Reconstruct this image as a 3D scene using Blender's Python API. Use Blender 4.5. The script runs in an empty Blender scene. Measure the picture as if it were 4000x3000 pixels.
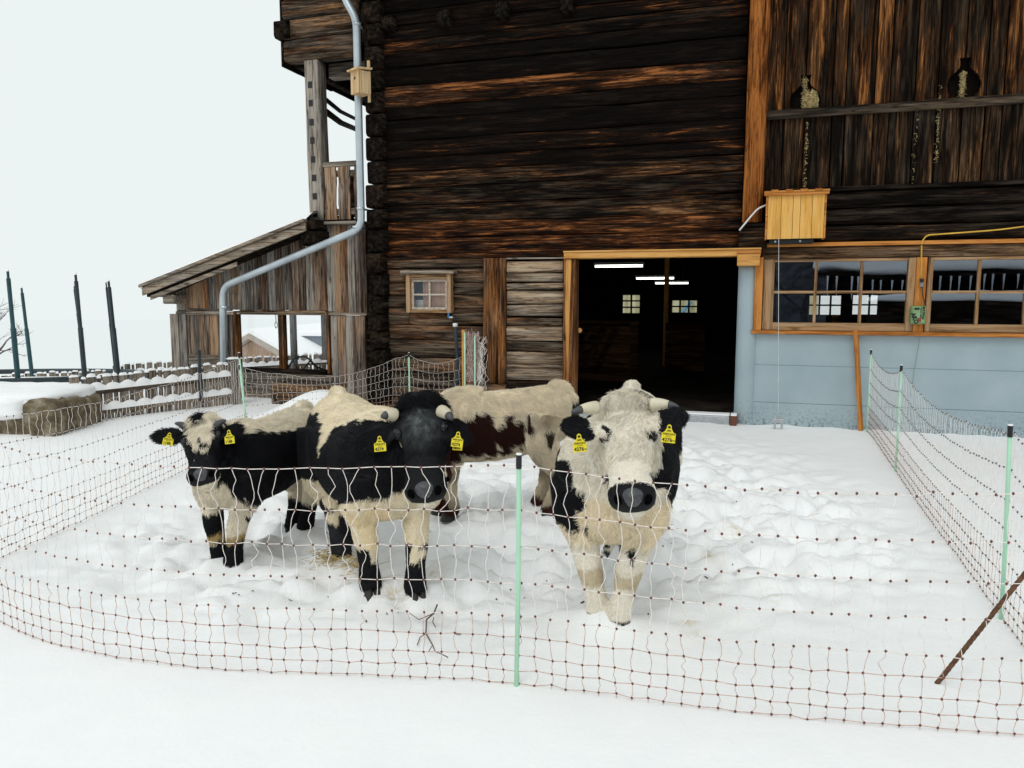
import bpy, bmesh, math, random
import numpy as np
from mathutils import Vector, Matrix, Euler
R = math.radians
random.seed(4); RNG = np.random.default_rng(4)
SC = bpy.context.scene
COL = SC.collection
# ------------------------------------------------------------------ camera
CAM_H = 1.65; FPX = 3000.0; PITCH = math.atan(350/3000)
cd = bpy.data.cameras.new('camera'); cam = bpy.data.objects.new('camera', cd); COL.objects.link(cam)
cd.sensor_width = 36; cd.lens = 36*FPX/4000; cd.clip_start = 0.05; cd.clip_end = 5000
cam.location = (0, 0, CAM_H); cam.rotation_euler = (math.pi/2-PITCH, 0, 0); SC.camera = cam
# ------------------------------------------------------------------ overcast sky
SUN_EL, SUN_AZ = R(52), R(200)
w = bpy.data.worlds.new('World'); SC.world = w; w.use_nodes = True
nt = w.node_tree; nt.nodes.clear()
sky = nt.nodes.new('ShaderNodeTexSky'); sky.sky_type = 'NISHITA'; sky.sun_disc = False
sky.sun_elevation = SUN_EL; sky.sun_rotation = SUN_AZ; sky.dust_density = 6; sky.air_density = 1.0
bw = nt.nodes.new('ShaderNodeRGBToBW'); nt.links.new(sky.outputs[0], bw.inputs[0])
sc_ = nt.nodes.new('ShaderNodeMath'); sc_.operation = 'MULTIPLY'; sc_.inputs[1].default_value = 0.1; nt.links.new(bw.outputs[0], sc_.inputs[0])
cl = nt.nodes.new('ShaderNodeMath'); cl.operation = 'MINIMUM'; cl.inputs[1].default_value = 1.3; nt.links.new(sc_.outputs[0], cl.inputs[0])
mx = nt.nodes.new('ShaderNodeMix'); mx.data_type = 'RGBA'; mx.inputs[0].default_value = 0.93      # closed cloud layer, a little sky left in it
nt.links.new(cl.outputs[0], mx.inputs[6]); mx.inputs[7].default_value = (8.6, 9.2, 9.2, 1)
bg = nt.nodes.new('ShaderNodeBackground'); bg.inputs[1].default_value = 0.1; nt.links.new(mx.outputs[2], bg.inputs[0])
wo = nt.nodes.new('ShaderNodeOutputWorld'); nt.links.new(bg.outputs[0], wo.inputs[0])
sl = bpy.data.lights.new('sun', 'SUN'); sun = bpy.data.objects.new('sun', sl); COL.objects.link(sun)
sl.energy = 0.75; sl.angle = R(25); sl.color = (1, .98, .95)
sun.rotation_euler = (math.pi/2-SUN_EL, 0, math.pi-SUN_AZ)
vs = SC.view_settings; vs.view_transform = 'Standard'; vs.look = 'None'; vs.gamma = 1; vs.exposure = 0.07; vs.use_curve_mapping = False
# ------------------------------------------------------------------ survey helpers (photo point -> place on a real plane)
_c, _s = math.cos(PITCH), math.sin(PITCH)
def ray(px, py):
    xr = (px-2000)/FPX; yr = -(py-1500)/FPX
    return np.array([xr, _c+yr*_s, -_s+yr*_c])
def G(px, py, z=0.0):                # point on level z
    d = ray(px, py); t = (z-CAM_H)/d[2]; return np.array([d[0]*t, d[1]*t, z])
def P(px, py, Y):                    # point at distance Y
    d = ray(px, py); t = Y/d[1]; return np.array([d[0]*t, Y, CAM_H+d[2]*t])
WA = R(17.5); W0 = G(2880, 1652)
WT = np.array([math.cos(WA), -math.sin(WA), 0]); WI = np.array([math.sin(WA), math.cos(WA), 0])   # along / into the barn
def W(px, py, y=0.0):                # barn coordinates (s, z) on the plane y behind the front wall
    d = ray(px, py); o = np.array([0, 0, CAM_H])
    t = (y-np.dot(o-W0, WI))/np.dot(d, WI); p = o+d*t
    return float(np.dot(p-W0, WT)), float(p[2])
def WW(s, y, z): return W0*[1, 1, 0]+WT*s+WI*y+np.array([0, 0, z])
# ------------------------------------------------------------------ noise
def _h(i, j, k):
    n = (i*374761393+j*668265263+k*2147483647) & 0xffffffff
    n = ((n ^ (n >> 13))*1274126177) & 0xffffffff
    return ((n ^ (n >> 16)) & 0xffff)/65535.0
def vn(p):
    p = np.asarray(p, float); f = np.floor(p); q = p-f; q = q*q*(3-2*q); I = f.astype(np.int64)
    i, j, k = I[..., 0], I[..., 1], I[..., 2]; x, y, z = q[..., 0], q[..., 1], q[..., 2]
    r = 0
    for a in (0, 1):
        for b in (0, 1):
            for c in (0, 1):
                r = r+_h(i+a, j+b, k+c)*(x if a else 1-x)*(y if b else 1-y)*(z if c else 1-z)
    return r*2-1
def fbm(p, o=4):
    p = np.asarray(p, float); r = 0; a = 1; s = 0
    for _ in range(o): r = r+a*vn(p); s += a; a *= .5; p = p*2.03+17.3
    return r/s
# ------------------------------------------------------------------ objects
def tag(o, label=None, cat=None, group=None, kind=None):
    for k, v in (('label', label), ('category', cat), ('group', group), ('kind', kind)):
        if v: o[k] = v
    return o
def empty(name, loc, label, cat, rz=0, group=None):
    o = bpy.data.objects.new(name, None); COL.objects.link(o); o.location = loc; o.rotation_euler = (0, 0, rz); o.empty_display_size = .2
    return tag(o, label, cat, group)
def link(name, me, mat, parent=None, loc=(0, 0, 0), rot=(0, 0, 0), smooth=False):
    if mat is not None and not me.materials: me.materials.append(mat)
    o = bpy.data.objects.new(name, me); COL.objects.link(o); o.location = loc; o.rotation_euler = rot
    if parent is not None: o.parent = parent
    if smooth: me.polygons.foreach_set('use_smooth', [True]*len(me.polygons))
    return o
class MB:
    def __init__(s): s.v = []; s.f = []
    def add(s, v, f):
        b = len(s.v); s.v += [tuple(map(float, a)) for a in v]; s.f += [tuple(b+i for i in q) for q in f]; return s
    def box(s, x0, x1, y0, y1, z0, z1):
        return s.add([(x, y, z) for z in (z0, z1) for y in (y0, y1) for x in (x0, x1)], [(0, 2, 3, 1), (4, 5, 7, 6), (0, 1, 5, 4), (2, 6, 7, 3), (0, 4, 6, 2), (1, 3, 7, 5)])
    def prism(s, poly, y0, y1):      # (x,z) outline, thickness along y
        n = len(poly); v = [(a, y0, b) for a, b in poly]+[(a, y1, b) for a, b in poly]
        return s.add(v, [tuple(range(n)), tuple(range(2*n-1, n-1, -1))]+[(i, i+n, (i+1) % n+n, (i+1) % n) for i in range(n)])
    def tube(s, pts, r, n=8, cap=True):
        pts = np.asarray(pts, float); m = len(pts); r = np.broadcast_to(np.asarray(r, float), (m,))
        tg = np.gradient(pts, axis=0); tg /= np.linalg.norm(tg, axis=1)[:, None]+1e-9
        ref = np.array([0, 0, 1.]) if abs(tg[:, 2]).mean() < .8 else np.array([1., 0, 0])
        u = np.cross(tg, ref); u /= np.linalg.norm(u, axis=1)[:, None]+1e-9; v = np.cross(u, tg)
        a = np.arange(n)*2*math.pi/n
        V = pts[:, None]+r[:, None, None]*(u[:, None]*np.cos(a)[None, :, None]+v[:, None]*np.sin(a)[None, :, None])
        f = [(i*n+j, i*n+(j+1) % n, (i+1)*n+(j+1) % n, (i+1)*n+j) for i in range(m-1) for j in range(n)]
        if cap: f += [tuple(range(n-1, -1, -1)), tuple((m-1)*n+j for j in range(n))]
        return s.add(V.reshape(-1, 3), f)
    def mesh(s, name='m'):
        me = bpy.data.meshes.new(name); me.from_pydata(s.v, [], s.f); me.update(); return me
    def build(s, name, mat, parent=None, smooth=False, bevel=0, **k):
        o = link(name, s.mesh(name), mat, parent, smooth=smooth, **k)
        if bevel: b = o.modifiers.new('bevel', 'BEVEL'); b.width = bevel; b.segments = 2; b.limit_method = 'ANGLE'
        return o
def fixn(me):
    bm = bmesh.new(); bm.from_mesh(me); bmesh.ops.recalc_face_normals(bm, faces=bm.faces); bm.to_mesh(me); bm.free(); return me
def loft(rings):                      # rings: list of (n,3) arrays -> closed verts/faces
    n = len(rings[0]); m = len(rings); V = np.concatenate(rings)
    f = [(i*n+j, i*n+(j+1) % n, (i+1)*n+(j+1) % n, (i+1)*n+j) for i in range(m-1) for j in range(n)]
    V = np.concatenate([V, rings[0].mean(0)[None], rings[-1].mean(0)[None]])
    f += [(n*m, (j+1) % n, j) for j in range(n)]+[(n*m+1, (m-1)*n+j, (m-1)*n+(j+1) % n) for j in range(n)]
    return V, f
# ------------------------------------------------------------------ materials
def M(name):
    m = bpy.data.materials.new(name); m.use_nodes = True; t = m.node_tree; t.nodes.clear()
    o = t.nodes.new('ShaderNodeOutputMaterial'); b = t.nodes.new('ShaderNodeBsdfPrincipled'); t.links.new(b.outputs[0], o.inputs[0])
    return m, t, b
def nd(t, ty, ins=None, **k):
    n = t.nodes.new(ty)
    for a, v in k.items(): setattr(n, a, v)
    for i, v in (ins or {}).items():
        if hasattr(v, 'links') or isinstance(v, bpy.types.NodeSocket): t.links.new(v, n.inputs[i])
        else: n.inputs[i].default_value = v
    return n
def ramp(t, fac, stops, interp='LINEAR'):
    r = nd(t, 'ShaderNodeValToRGB', {0: fac}); e = r.color_ramp; e.interpolation = interp
    while len(e.elements) < len(stops): e.elements.new(.5)
    for q, (p, c) in zip(e.elements, stops): q.position = p; q.color = (*c, 1) if len(c) == 3 else c
    return r.outputs[0]
def mixc(t, f, a, b, mode='MIX'):
    n = nd(t, 'ShaderNodeMix', data_type='RGBA', blend_type=mode)
    for i, v in ((0, f), (6, a), (7, b)):
        if isinstance(v, bpy.types.NodeSocket): t.links.new(v, n.inputs[i])
        else: n.inputs[i].default_value = v if i == 0 else ((*v, 1) if len(v) == 3 else v)
    return n.outputs[2]
def math_(t, op, a, b=0.0, clamp=False):
    return nd(t, 'ShaderNodeMath', {0: a, 1: b}, operation=op, use_clamp=clamp).outputs[0]
def plain(name, col, rough=.6, metal=0, var=.12, scale=8, bump=.0, spec=.4):
    m, t, b = M(name); tc = nd(t, 'ShaderNodeTexCoord').outputs['Object']
    n = nd(t, 'ShaderNodeTexNoise', {'Vector': tc, 'Scale': scale, 'Detail': 6}).outputs[0]
    lo = tuple(c*(1-var*1.6) for c in col); hi = tuple(min(1, c*(1+var)) for c in col)
    t.links.new(ramp(t, n, [(.3, lo), (.7, hi)]), b.inputs['Base Color'])
    b.inputs['Roughness'].default_value = rough; b.inputs['Metallic'].default_value = metal; b.inputs['Specular IOR Level'].default_value = spec
    if bump:
        bp = nd(t, 'ShaderNodeBump', {'Strength': bump, 'Distance': .01, 'Height': n}); t.links.new(bp.outputs[0], b.inputs['Normal'])
    return m
def wood(name, axis, dark, mid, light, grey=None, dk=.5, greyamt=.0, rough=.85, bump=.6, knots=1.0, fine=1.0, patch=1.0, rnd=.25, spec=.04, cracks=1.0):
    """weathered timber: long grain along axis, burnt patches, worn streaks, knots"""
    m, t, b = M(name); tc = nd(t, 'ShaderNodeTexCoord').outputs['Object']
    rn = nd(t, 'ShaderNodeObjectInfo').outputs['Random']
    off = nd(t, 'ShaderNodeVectorMath', {0: tc, 1: nd(t, 'ShaderNodeCombineXYZ', {0: math_(t, 'MULTIPLY', rn, 71), 1: math_(t, 'MULTIPLY', rn, 37), 2: math_(t, 'MULTIPLY', rn, 53)}).outputs[0]}, operation='ADD').outputs[0]
    def mp(al, ac):
        s = [ac]*3; s['XYZ'.index(axis)] = al
        return nd(t, 'ShaderNodeMapping', {'Vector': off, 'Scale': s}).outputs[0]
    wv = nd(t, 'ShaderNodeTexNoise', {'Vector': mp(1.2, 2.2), 'Scale': 1.5, 'Detail': 3}).outputs[0]
    big = nd(t, 'ShaderNodeTexNoise', {'Vector': mp(.55*patch, 5.5*patch), 'Scale': 1.4, 'Detail': 7, 'Roughness': .68, 'Distortion': .7}).outputs[0]
    grain = nd(t, 'ShaderNodeTexNoise', {'Vector': mp(1.1, 30*fine), 'Scale': 1.2, 'Detail': 7, 'Roughness': .65, 'Distortion': .8}).outputs[0]
    fib = nd(t, 'ShaderNodeTexNoise', {'Vector': mp(5, 170), 'Scale': 1.0, 'Detail': 6, 'Roughness': .7}).outputs[0]
    f1 = math_(t, 'ADD', math_(t, 'MULTIPLY', math_(t, 'SUBTRACT', big, .5), 1.15), math_(t, 'ADD', .5, math_(t, 'MULTIPLY', math_(t, 'SUBTRACT', grain, .5), .75)))
    f1 = math_(t, 'ADD', f1, math_(t, 'MULTIPLY', math_(t, 'SUBTRACT', fib, .5), .40))
    f1 = math_(t, 'ADD', f1, math_(t, 'MULTIPLY', math_(t, 'SUBTRACT', rn, .5), rnd))
    c = ramp(t, f1, [(dk-.10, dark), (dk, tuple(.6*a+.4*c_ for a, c_ in zip(dark, mid))), (dk+.08, mid), (dk+.22, light)])
    if grey:
        gf = nd(t, 'ShaderNodeTexNoise', {'Vector': mp(.8, 9), 'Scale': 2.0, 'Detail': 5, 'Roughness': .6}).outputs[0]
        c = mixc(t, math_(t, 'MULTIPLY', ramp(t, gf, [(.5-.12+.3*(1-greyamt)-.15, (0, 0, 0)), (.72, (1, 1, 1))]), math_(t, 'MULTIPLY', greyamt, ramp(t, grain, [(.35, (.2, .2, .2)), (.6, (1, 1, 1))]))), c, grey)
    kv = nd(t, 'ShaderNodeTexVoronoi', {'Vector': mp(2.1, 5.2), 'Scale': 1.0, 'Randomness': 1.0})
    kn = ramp(t, kv.outputs['Distance'], [(.05, (1, 1, 1)), (.16, (0, 0, 0))])
    c = mixc(t, math_(t, 'MULTIPLY', kn, .75*knots), c, tuple(a*.7 for a in dark))
    crk = nd(t, 'ShaderNodeTexNoise', {'Vector': mp(.5, 16), 'Scale': 1.6, 'Detail': 3, 'Distortion': .6}).outputs[0]
    ck = math_(t, 'ABSOLUTE', math_(t, 'SUBTRACT', crk, .5)); ckm = ramp(t, ck, [(.0, (1, 1, 1)), (.022, (0, 0, 0))])
    c = mixc(t, math_(t, 'MULTIPLY', ckm, .8*cracks), c, tuple(a*.4 for a in dark))
    t.links.new(c, b.inputs['Base Color']); b.inputs['Roughness'].default_value = rough; b.inputs['Specular IOR Level'].default_value = spec
    h = math_(t, 'ADD', math_(t, 'MULTIPLY', grain, .6), math_(t, 'MULTIPLY', fib, .25)); h = math_(t, 'SUBTRACT', h, math_(t, 'MULTIPLY', ckm, .8*cracks)); h = math_(t, 'SUBTRACT', h, math_(t, 'MULTIPLY', kn, .2*knots))
    bp = nd(t, 'ShaderNodeBump', {'Strength': bump, 'Distance': .012, 'Height': h}); t.links.new(bp.outputs[0], b.inputs['Normal'])
    return m
BLK = (.005, .0036, .003)
MAT = {}
MAT['log_up'] = wood('dark_log', 'X', BLK, (.028, .012, .006), (.30, .10, .03), (.3, .22, .16), dk=.60, greyamt=.05, rnd=.22)
MAT['log_mid'] = wood('brown_log', 'X', BLK, (.060, .021, .0085), (.36, .13, .04), (.42, .32, .23), dk=.54, greyamt=.1, rnd=.24)
MAT['log_silver'] = wood('silvered_log', 'X', BLK, (.060, .026, .012), (.34, .15, .058), (.50, .38, .26), dk=.515, greyamt=.16, rnd=.2)
MAT['log_low'] = wood('weathered_log', 'X', (.010, .0065, .0045), (.068, .03, .0145), (.25, .12, .055), (.38, .3, .22), dk=.51, greyamt=.55, rnd=.2)
MAT['log_gal'] = wood('gallery_log', 'X', (.014, .008, .005), (.12, .058, .026), (.34, .18, .085), (.36, .3, .24), dk=.45, greyamt=.5, rnd=.2)
MAT['log_dark'] = wood('tarred_log', 'X', (.0045, .0035, .003), (.016, .009, .006), (.11, .055, .024), (.2, .15, .11), dk=.58, greyamt=.3, rnd=.1)
MAT['batten'] = wood('batten_timber', 'X', (.008, .006, .0045), (.045, .03, .02), (.12, .085, .055), (.2, .16, .12), dk=.48, greyamt=.5)
MAT['log_pale'] = wood('pale_infill_log', 'X', (.035, .02, .012), (.21, .13, .075), (.42, .29, .18), (.62, .55, .45), dk=.40, greyamt=.6, rnd=.25)
MAT['log_end'] = wood('log_end_grain', 'Y', (.004, .003, .0024), (.015, .009, .0055), (.05, .03, .017), (.12, .1, .08), dk=.55, greyamt=.3, rnd=.2, bump=.35)
MAT['post_orange'] = wood('orange_post', 'Z', (.035, .012, .004), (.25, .082, .02), (.40, .145, .036), dk=.40, rnd=.05, bump=.4, knots=.9)
MAT['post_brown'] = wood('brown_post', 'Z', (.018, .008, .004), (.16, .062, .02), (.33, .14, .046), (.34, .27, .2), dk=.45, greyamt=.35, rnd=.1)
MAT['board_up'] = wood('upper_board', 'Z', (.006, .0038, .0026), (.075, .028, .009), (.38, .15, .042), (.24, .17, .11), dk=.54, greyamt=.25, rnd=.18, patch=.9, fine=.7)
MAT['board_low'] = wood('lower_board', 'Z', (.006, .0043, .0032), (.055, .026, .0115), (.24, .125, .055), (.3, .23, .17), dk=.55, greyamt=.2, rnd=.18, patch=.9, fine=.7)
MAT['board_shed'] = wood('shed_board', 'Z', (.022, .012, .007), (.15, .075, .036), (.36, .2, .095), (.42, .38, .34), dk=.44, greyamt=.7, rnd=.4, patch=.8)
MAT['board_rust'] = wood('rust_board', 'Z', (.018, .008, .004), (.13, .055, .022), (.34, .155, .06), (.38, .33, .28), dk=.47, greyamt=.6, rnd=.3, patch=.8)
MAT['board_grey'] = wood('grey_board', 'Z', (.03, .023, .018), (.15, .115, .09), (.32, .26, .2), (.46, .44, .41), dk=.42, greyamt=.85, rnd=.35)
MAT['beam_grey'] = wood('grey_beam', 'X', (.03, .022, .016), (.15, .105, .07), (.33, .24, .16), (.46, .42, .37), dk=.41, greyamt=.85, rnd=.2)
MAT['beam_brown'] = wood('brown_beam', 'X', (.03, .016, .009), (.18, .10, .05), (.37, .22, .11), (.33, .27, .21), dk=.44, greyamt=.4, rnd=.1)
MAT['new_x'] = wood('new_pine', 'X', (.40, .175, .05), (.60, .30, .085), (.70, .385, .13), dk=.36, rnd=.08, bump=.12, knots=.5, cracks=.12)
MAT['new_z'] = wood('new_pine_upright', 'Z', (.38, .165, .05), (.55, .265, .075), (.64, .33, .105), dk=.36, rnd=.1, bump=.12, knots=.5, cracks=.12)
MAT['frame_x'] = wood('window_frame_rail', 'X', (.12, .062, .026), (.33, .185, .085), (.44, .27, .14), (.45, .4, .33), dk=.38, greyamt=.4, rnd=.1, bump=.25, cracks=.4)
MAT['frame_z'] = wood('window_frame_stile', 'Z', (.12, .062, .026), (.33, .185, .085), (.44, .27, .14), (.45, .4, .33), dk=.38, greyamt=.4, rnd=.1, bump=.25, cracks=.4)
MAT['box_yellow'] = wood('honey_board', 'Z', (.58, .29, .065), (.72, .39, .10), (.78, .45, .14), dk=.36, rnd=.2, bump=.06, knots=.3, cracks=.12)
MAT['orange_trim'] = wood('orange_trim', 'X', (.26, .085, .02), (.50, .19, .045), (.60, .255, .07), dk=.38, rnd=.1, bump=.2, knots=.4, cracks=.4)
MAT['orange_jamb'] = wood('orange_jamb', 'Z', (.26, .085, .02), (.50, .19, .045), (.60, .255, .07), dk=.38, rnd=.1, bump=.2, knots=.4, cracks=.4)
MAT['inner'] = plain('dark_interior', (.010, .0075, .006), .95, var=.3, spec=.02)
MAT['inner_wood'] = wood('interior_board', 'X', (.02, .01, .005), (.09, .045, .02), (.15, .08, .035), dk=.45, rnd=.1)
MAT['inner_floor'] = plain('stall_floor', (.03, .023, .018), .9, var=.5, scale=3, spec=.05)
MAT['zinc'] = plain('zinc', (.52, .58, .62), .38, .65, .12, 3)
MAT['steel'] = plain('galvanised_steel', (.5, .53, .55), .4, .8, .1, 20)
MAT['black'] = plain('black_plastic', (.012, .012, .014), .4)
MAT['white'] = plain('white_plastic', (.8, .8, .78), .4, var=.04)
MAT['yellow_cable'] = plain('yellow_cable', (.72, .42, .05), .45)
MAT['teal'] = plain('dark_teal_tube', (.03, .085, .10), .45, .2, .2, 4)
MAT['slate'] = plain('dark_slate_tube', (.035, .05, .06), .45, .2, .2, 4)
MAT['lamp'] = None
m, t, b = M('lit_tube'); b.inputs['Emission Color'].default_value = (1, 1, .93, 1); b.inputs['Emission Strength'].default_value = 4.5; MAT['lamp'] = m
def glass_mat(name, refl, tint=(1, 1, 1), gtint=(.8, .88, 1.0)):
    m, t, b = M(name); t.nodes.remove(b); o = [n for n in t.nodes if n.type == 'OUTPUT_MATERIAL'][0]
    tr = nd(t, 'ShaderNodeBsdfTransparent', {0: (*tint, 1)}); gl = nd(t, 'ShaderNodeBsdfGlossy', {'Color': (*gtint, 1), 'Roughness': .0})
    tc = nd(t, 'ShaderNodeTexCoord').outputs['Object']; n = nd(t, 'ShaderNodeTexNoise', {'Vector': tc, 'Scale': 1.3, 'Detail': 1}).outputs[0]
    bp = nd(t, 'ShaderNodeBump', {'Strength': .02, 'Distance': .05, 'Height': n}); t.links.new(bp.outputs[0], gl.inputs['Normal'])
    fr = nd(t, 'ShaderNodeFresnel', {0: 1.45}); f = math_(t, 'ADD', fr.outputs[0], refl, True)
    mx = nd(t, 'ShaderNodeMixShader', {0: f}); t.links.new(tr.outputs[0], mx.inputs[1]); t.links.new(gl.outputs[0], mx.inputs[2]); t.links.new(mx.outputs[0], o.inputs[0])
    return m
MAT['glass'] = glass_mat('window_glass', .24)
MAT['glass_clear'] = glass_mat('clear_glass', .02)
# snow
def snow_mat(name, bump, sc, dirt=False):
    m, t, b = M(name); tc = nd(t, 'ShaderNodeTexCoord').outputs['Object']
    n = nd(t, 'ShaderNodeTexNoise', {'Vector': tc, 'Scale': sc, 'Detail': 8, 'Roughness': .6}).outputs[0]
    n2 = nd(t, 'ShaderNodeTexNoise', {'Vector': tc, 'Scale': sc*9, 'Detail': 3}).outputs[0]
    c = ramp(t, n, [(.3, (.925, .935, .945)), (.65, (.95, .955, .955))])
    if dirt:
        c = mixc(t, nd(t, 'ShaderNodeAttribute', attribute_name='haze_tone').outputs['Fac'], c, (.775, .80, .80))      # distant snow greyed to meet the sky, haze put into its colour
        at = nd(t, 'ShaderNodeAttribute', attribute_name='soil').outputs['Fac']
        k = nd(t, 'ShaderNodeTexNoise', {'Vector': tc, 'Scale': 14, 'Detail': 6, 'Roughness': .7}).outputs[0]
        c = mixc(t, math_(t, 'MULTIPLY', at, ramp(t, k, [(.45, (0, 0, 0)), (.65, (1, 1, 1))])), c, (.62, .5, .27))
    t.links.new(c, b.inputs['Base Color']); b.inputs['Roughness'].default_value = .75; b.inputs['Specular IOR Level'].default_value = .15
    h = math_(t, 'ADD', n, math_(t, 'MULTIPLY', n2, .25))
    bp = nd(t, 'ShaderNodeBump', {'Strength': bump, 'Distance': .03, 'Height': h}); t.links.new(bp.outputs[0], b.inputs['Normal'])
    return m
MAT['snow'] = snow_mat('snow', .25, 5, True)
MAT['snow_cap'] = snow_mat('snow_cap', .2, 7)
# ================================================================== GROUND
LFX = -3.12                                                     # the left net runs along this line
FZ = -.03
FEET = [[G(2415, 2478, FZ), G(2335, 2452, FZ), P(2500, 2222, 4.72), P(2395, 2232, 4.68)], [G(1622, 2352, FZ), G(1447, 2338, FZ), G(1372, 2142, FZ), G(1330, 2225, FZ)+np.array([0, .05, 0])],
        [G(915, 2240, FZ), G(862, 2225, FZ), G(1190, 2112, FZ), G(1146, 2090, FZ)], [G(1764, 2032, FZ), G(1721, 2012, FZ), G(2146, 2028, FZ), G(2104, 2004, FZ)]]
def tramp(x, y):
    m = np.exp(-(((x+.5)/2.1)**2+((y-4.9)/1.15)**2)**1.5)+np.exp(-(((x-1.5)/1.3)**2+((y-6.9)/2.4)**2)**1.5)*.8+np.exp(-(((x+.9)/1.6)**2+((y-6.6)/1.6)**2)**1.5)*.6
    m = m+.9*np.exp(-(((x-1.7)/.95)**2+((y-5.6)/1.25)**2)**1.5)
    return np.clip(m, 0, 1)
def gz(x, y, fine=True):
    x = np.asarray(x, float); y = np.asarray(y, float); o = np.zeros_like(x)
    p = np.stack([x, y, o], -1)
    z = .035*fbm(p*.55+3, 3)+.012*fbm(p*1.7+9, 3)
    tm = tramp(x, y)
    if fine:
        a = fbm(p*3.1+np.stack([.3*vn(p*2+5), .3*vn(p*2+50), o], -1), 4); b = 1-2*np.abs(fbm(p*4.3+31, 3))
        z = z+tm*(.10*a-.105*np.clip(b-.2, 0, 1)+.03*fbm(p*9, 3)+.02)
        for q in FEET:
            for f in q: z = z+.05*np.exp(-(((x-f[0])/.13)**2+((y-f[1])/.13)**2))
    # drift heaped by the shed, the bank along the picket fence
    z = z+.40*np.exp(-(((x+2.45)/.62)**2+((y-9.75)/.55)**2))+.04*np.exp(-(((x+3.2)/.9)**2+((y-9.9)/.6)**2))+.10*np.exp(-(((x+1.5)/.8)**2+((y-9.6)/.5)**2))
    z = z+.03*np.clip((y-6.5)/3.5, 0, 1)*np.clip((-x-2.2)/1.5, 0, 1)
    z = z+.05*np.exp(-((y-2.95)/.25)**2)*0
    # barn footprint kept clear
    s = (x-W0[0])*WT[0]+(y-W0[1])*WT[1]; d = (x-W0[0])*WI[0]+(y-W0[1])*WI[1]
    inb = np.clip((d-.02)/.25, 0, 1)*np.clip((s+5.3)/.3, 0, 1)
    z = z*(1-inb)-.12*inb
    z = z-.02*np.exp(-((d+.15)/.2)**2)*(s > -.3)
    # the hillside drops away behind the yard
    q = np.clip(y-14.5, 0, None)*np.clip((-x+7)/4, 0, 1)
    z = z-np.minimum(.02*q*q, .19*q)*np.exp(-q/900)
    return z
def gz1(x, y): return float(gz(np.array([x]), np.array([y]))[0])
def axis_pts(a, b, step, lo, hi):
    c = list(np.arange(a, b+1e-6, step)); d = step; v = b
    while v < hi: d *= 1.16; v += d; c.append(v)
    d = step; v = a; l = []
    while v > lo: d *= 1.16; v -= d; l.append(v)
    return np.array(l[::-1]+c)
gx = axis_pts(-3.8, 3.8, .035, -900, 900); gy = axis_pts(2.4, 8.6, .035, -60, 1500)
X, Y = np.meshgrid(gx, gy); Z = gz(X, Y)
nx, ny = len(gx), len(gy); idx = np.arange(nx*ny).reshape(ny, nx)
F = np.stack([idx[:-1, :-1], idx[:-1, 1:], idx[1:, 1:], idx[1:, :-1]], -1).reshape(-1, 4)
V = np.stack([X, Y, Z], -1).reshape(-1, 3)
me = bpy.data.meshes.new('snow_ground'); me.vertices.add(len(V)); me.vertices.foreach_set('co', V.ravel())
me.loops.add(F.size); me.loops.foreach_set('vertex_index', F.ravel().astype(np.int32)); me.polygons.add(len(F))
me.polygons.foreach_set('loop_start', np.arange(len(F), dtype=np.int32)*4); me.polygons.foreach_set('use_smooth', np.ones(len(F), bool)); me.update(calc_edges=True)
soil = np.zeros(len(V))
for px, py, r in ((1290, 2205, .09), (1390, 2240, .06), (1580, 2340, .07), (1520, 2330, .05), (2690, 2420, .05), (3010, 2340, .06), (2720, 2480, .05), (1690, 2250, .07), (2870, 2040, .06), (2600, 1960, .1), (2760, 2170, .06)):
    c = G(px, py); soil += np.exp(-(((V[:, 0]-c[0])/r)**2+((V[:, 1]-c[1])/(r*1.5))**2))*.8
at = me.attributes.new('soil', 'FLOAT', 'POINT'); at.data.foreach_set('value', np.clip(soil, 0, 1).astype(np.float32))
at = me.attributes.new('haze_tone', 'FLOAT', 'POINT'); at.data.foreach_set('value', np.clip((np.hypot(V[:, 0], V[:, 1])-25)/40, 0, 1).astype(np.float32))
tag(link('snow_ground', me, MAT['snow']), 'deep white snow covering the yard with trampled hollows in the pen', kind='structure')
# ================================================================== BARN
barn = empty('log_barn', W0*[1, 1, 0], 'large dark weathered log barn with an open stall door', 'barn', -WA)
def hewn(name, s0, s1, za, zb, zc, zd, mat, parent, y0=-.02, th=.16, seed=0, rough=1.0, seg=.16, bulge=.03, n=16, axis='X', ex=.22):
    """a hewn log/beam/post. za,zb bottom/top at start; zc,zd bottom/top at end (axis X), or for axis Z: s0/s1 are z, za.. are s"""
    L = s1-s0; k = max(3, int(L/seg)); rings = []; h0 = (zb-za+zd-zc)/2
    for i in range(k+1):
        u = i/k; lo = za+(zc-za)*u; hi = zb+(zd-zb)*u; c = (lo+hi)/2; h = (hi-lo)/2
        a = np.arange(n)*2*math.pi/n+math.pi/n
        ca, sa = np.cos(a), np.sin(a); e = ex
        yy = np.sign(ca)*np.abs(ca)**e; zz = np.sign(sa)*np.abs(sa)**e
        q = np.stack([np.full(n, s0+u*L)*1.3+seed*7.7, ca*1.2+seed*3.1, sa*1.2+0*a], -1)
        nz = fbm(q, 3)*.05*h0*2*rough*min(1, .22/h0) ; nz2 = fbm(q*2.3+9, 2)*.012*rough
        r = np.stack([np.full(n, s0+u*L), y0+th/2-(-yy)*(th/2+bulge*np.maximum(0, -yy)*(1-zz**2)*.8)+nz2*1.5, c+zz*(h+nz+.0)], -1)
        rings.append(r)
    ends = 1e-3*fbm(rings[0]*9, 2)
    V, f = loft(rings)
    if axis == 'Z': V = V[:, [2, 1, 0]]
    o0 = V.mean(0); V = V-o0
    mb = MB(); mb.add(V, f); me = fixn(mb.mesh(name)); return link(name, me, mat, parent, loc=o0, smooth=True)
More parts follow.
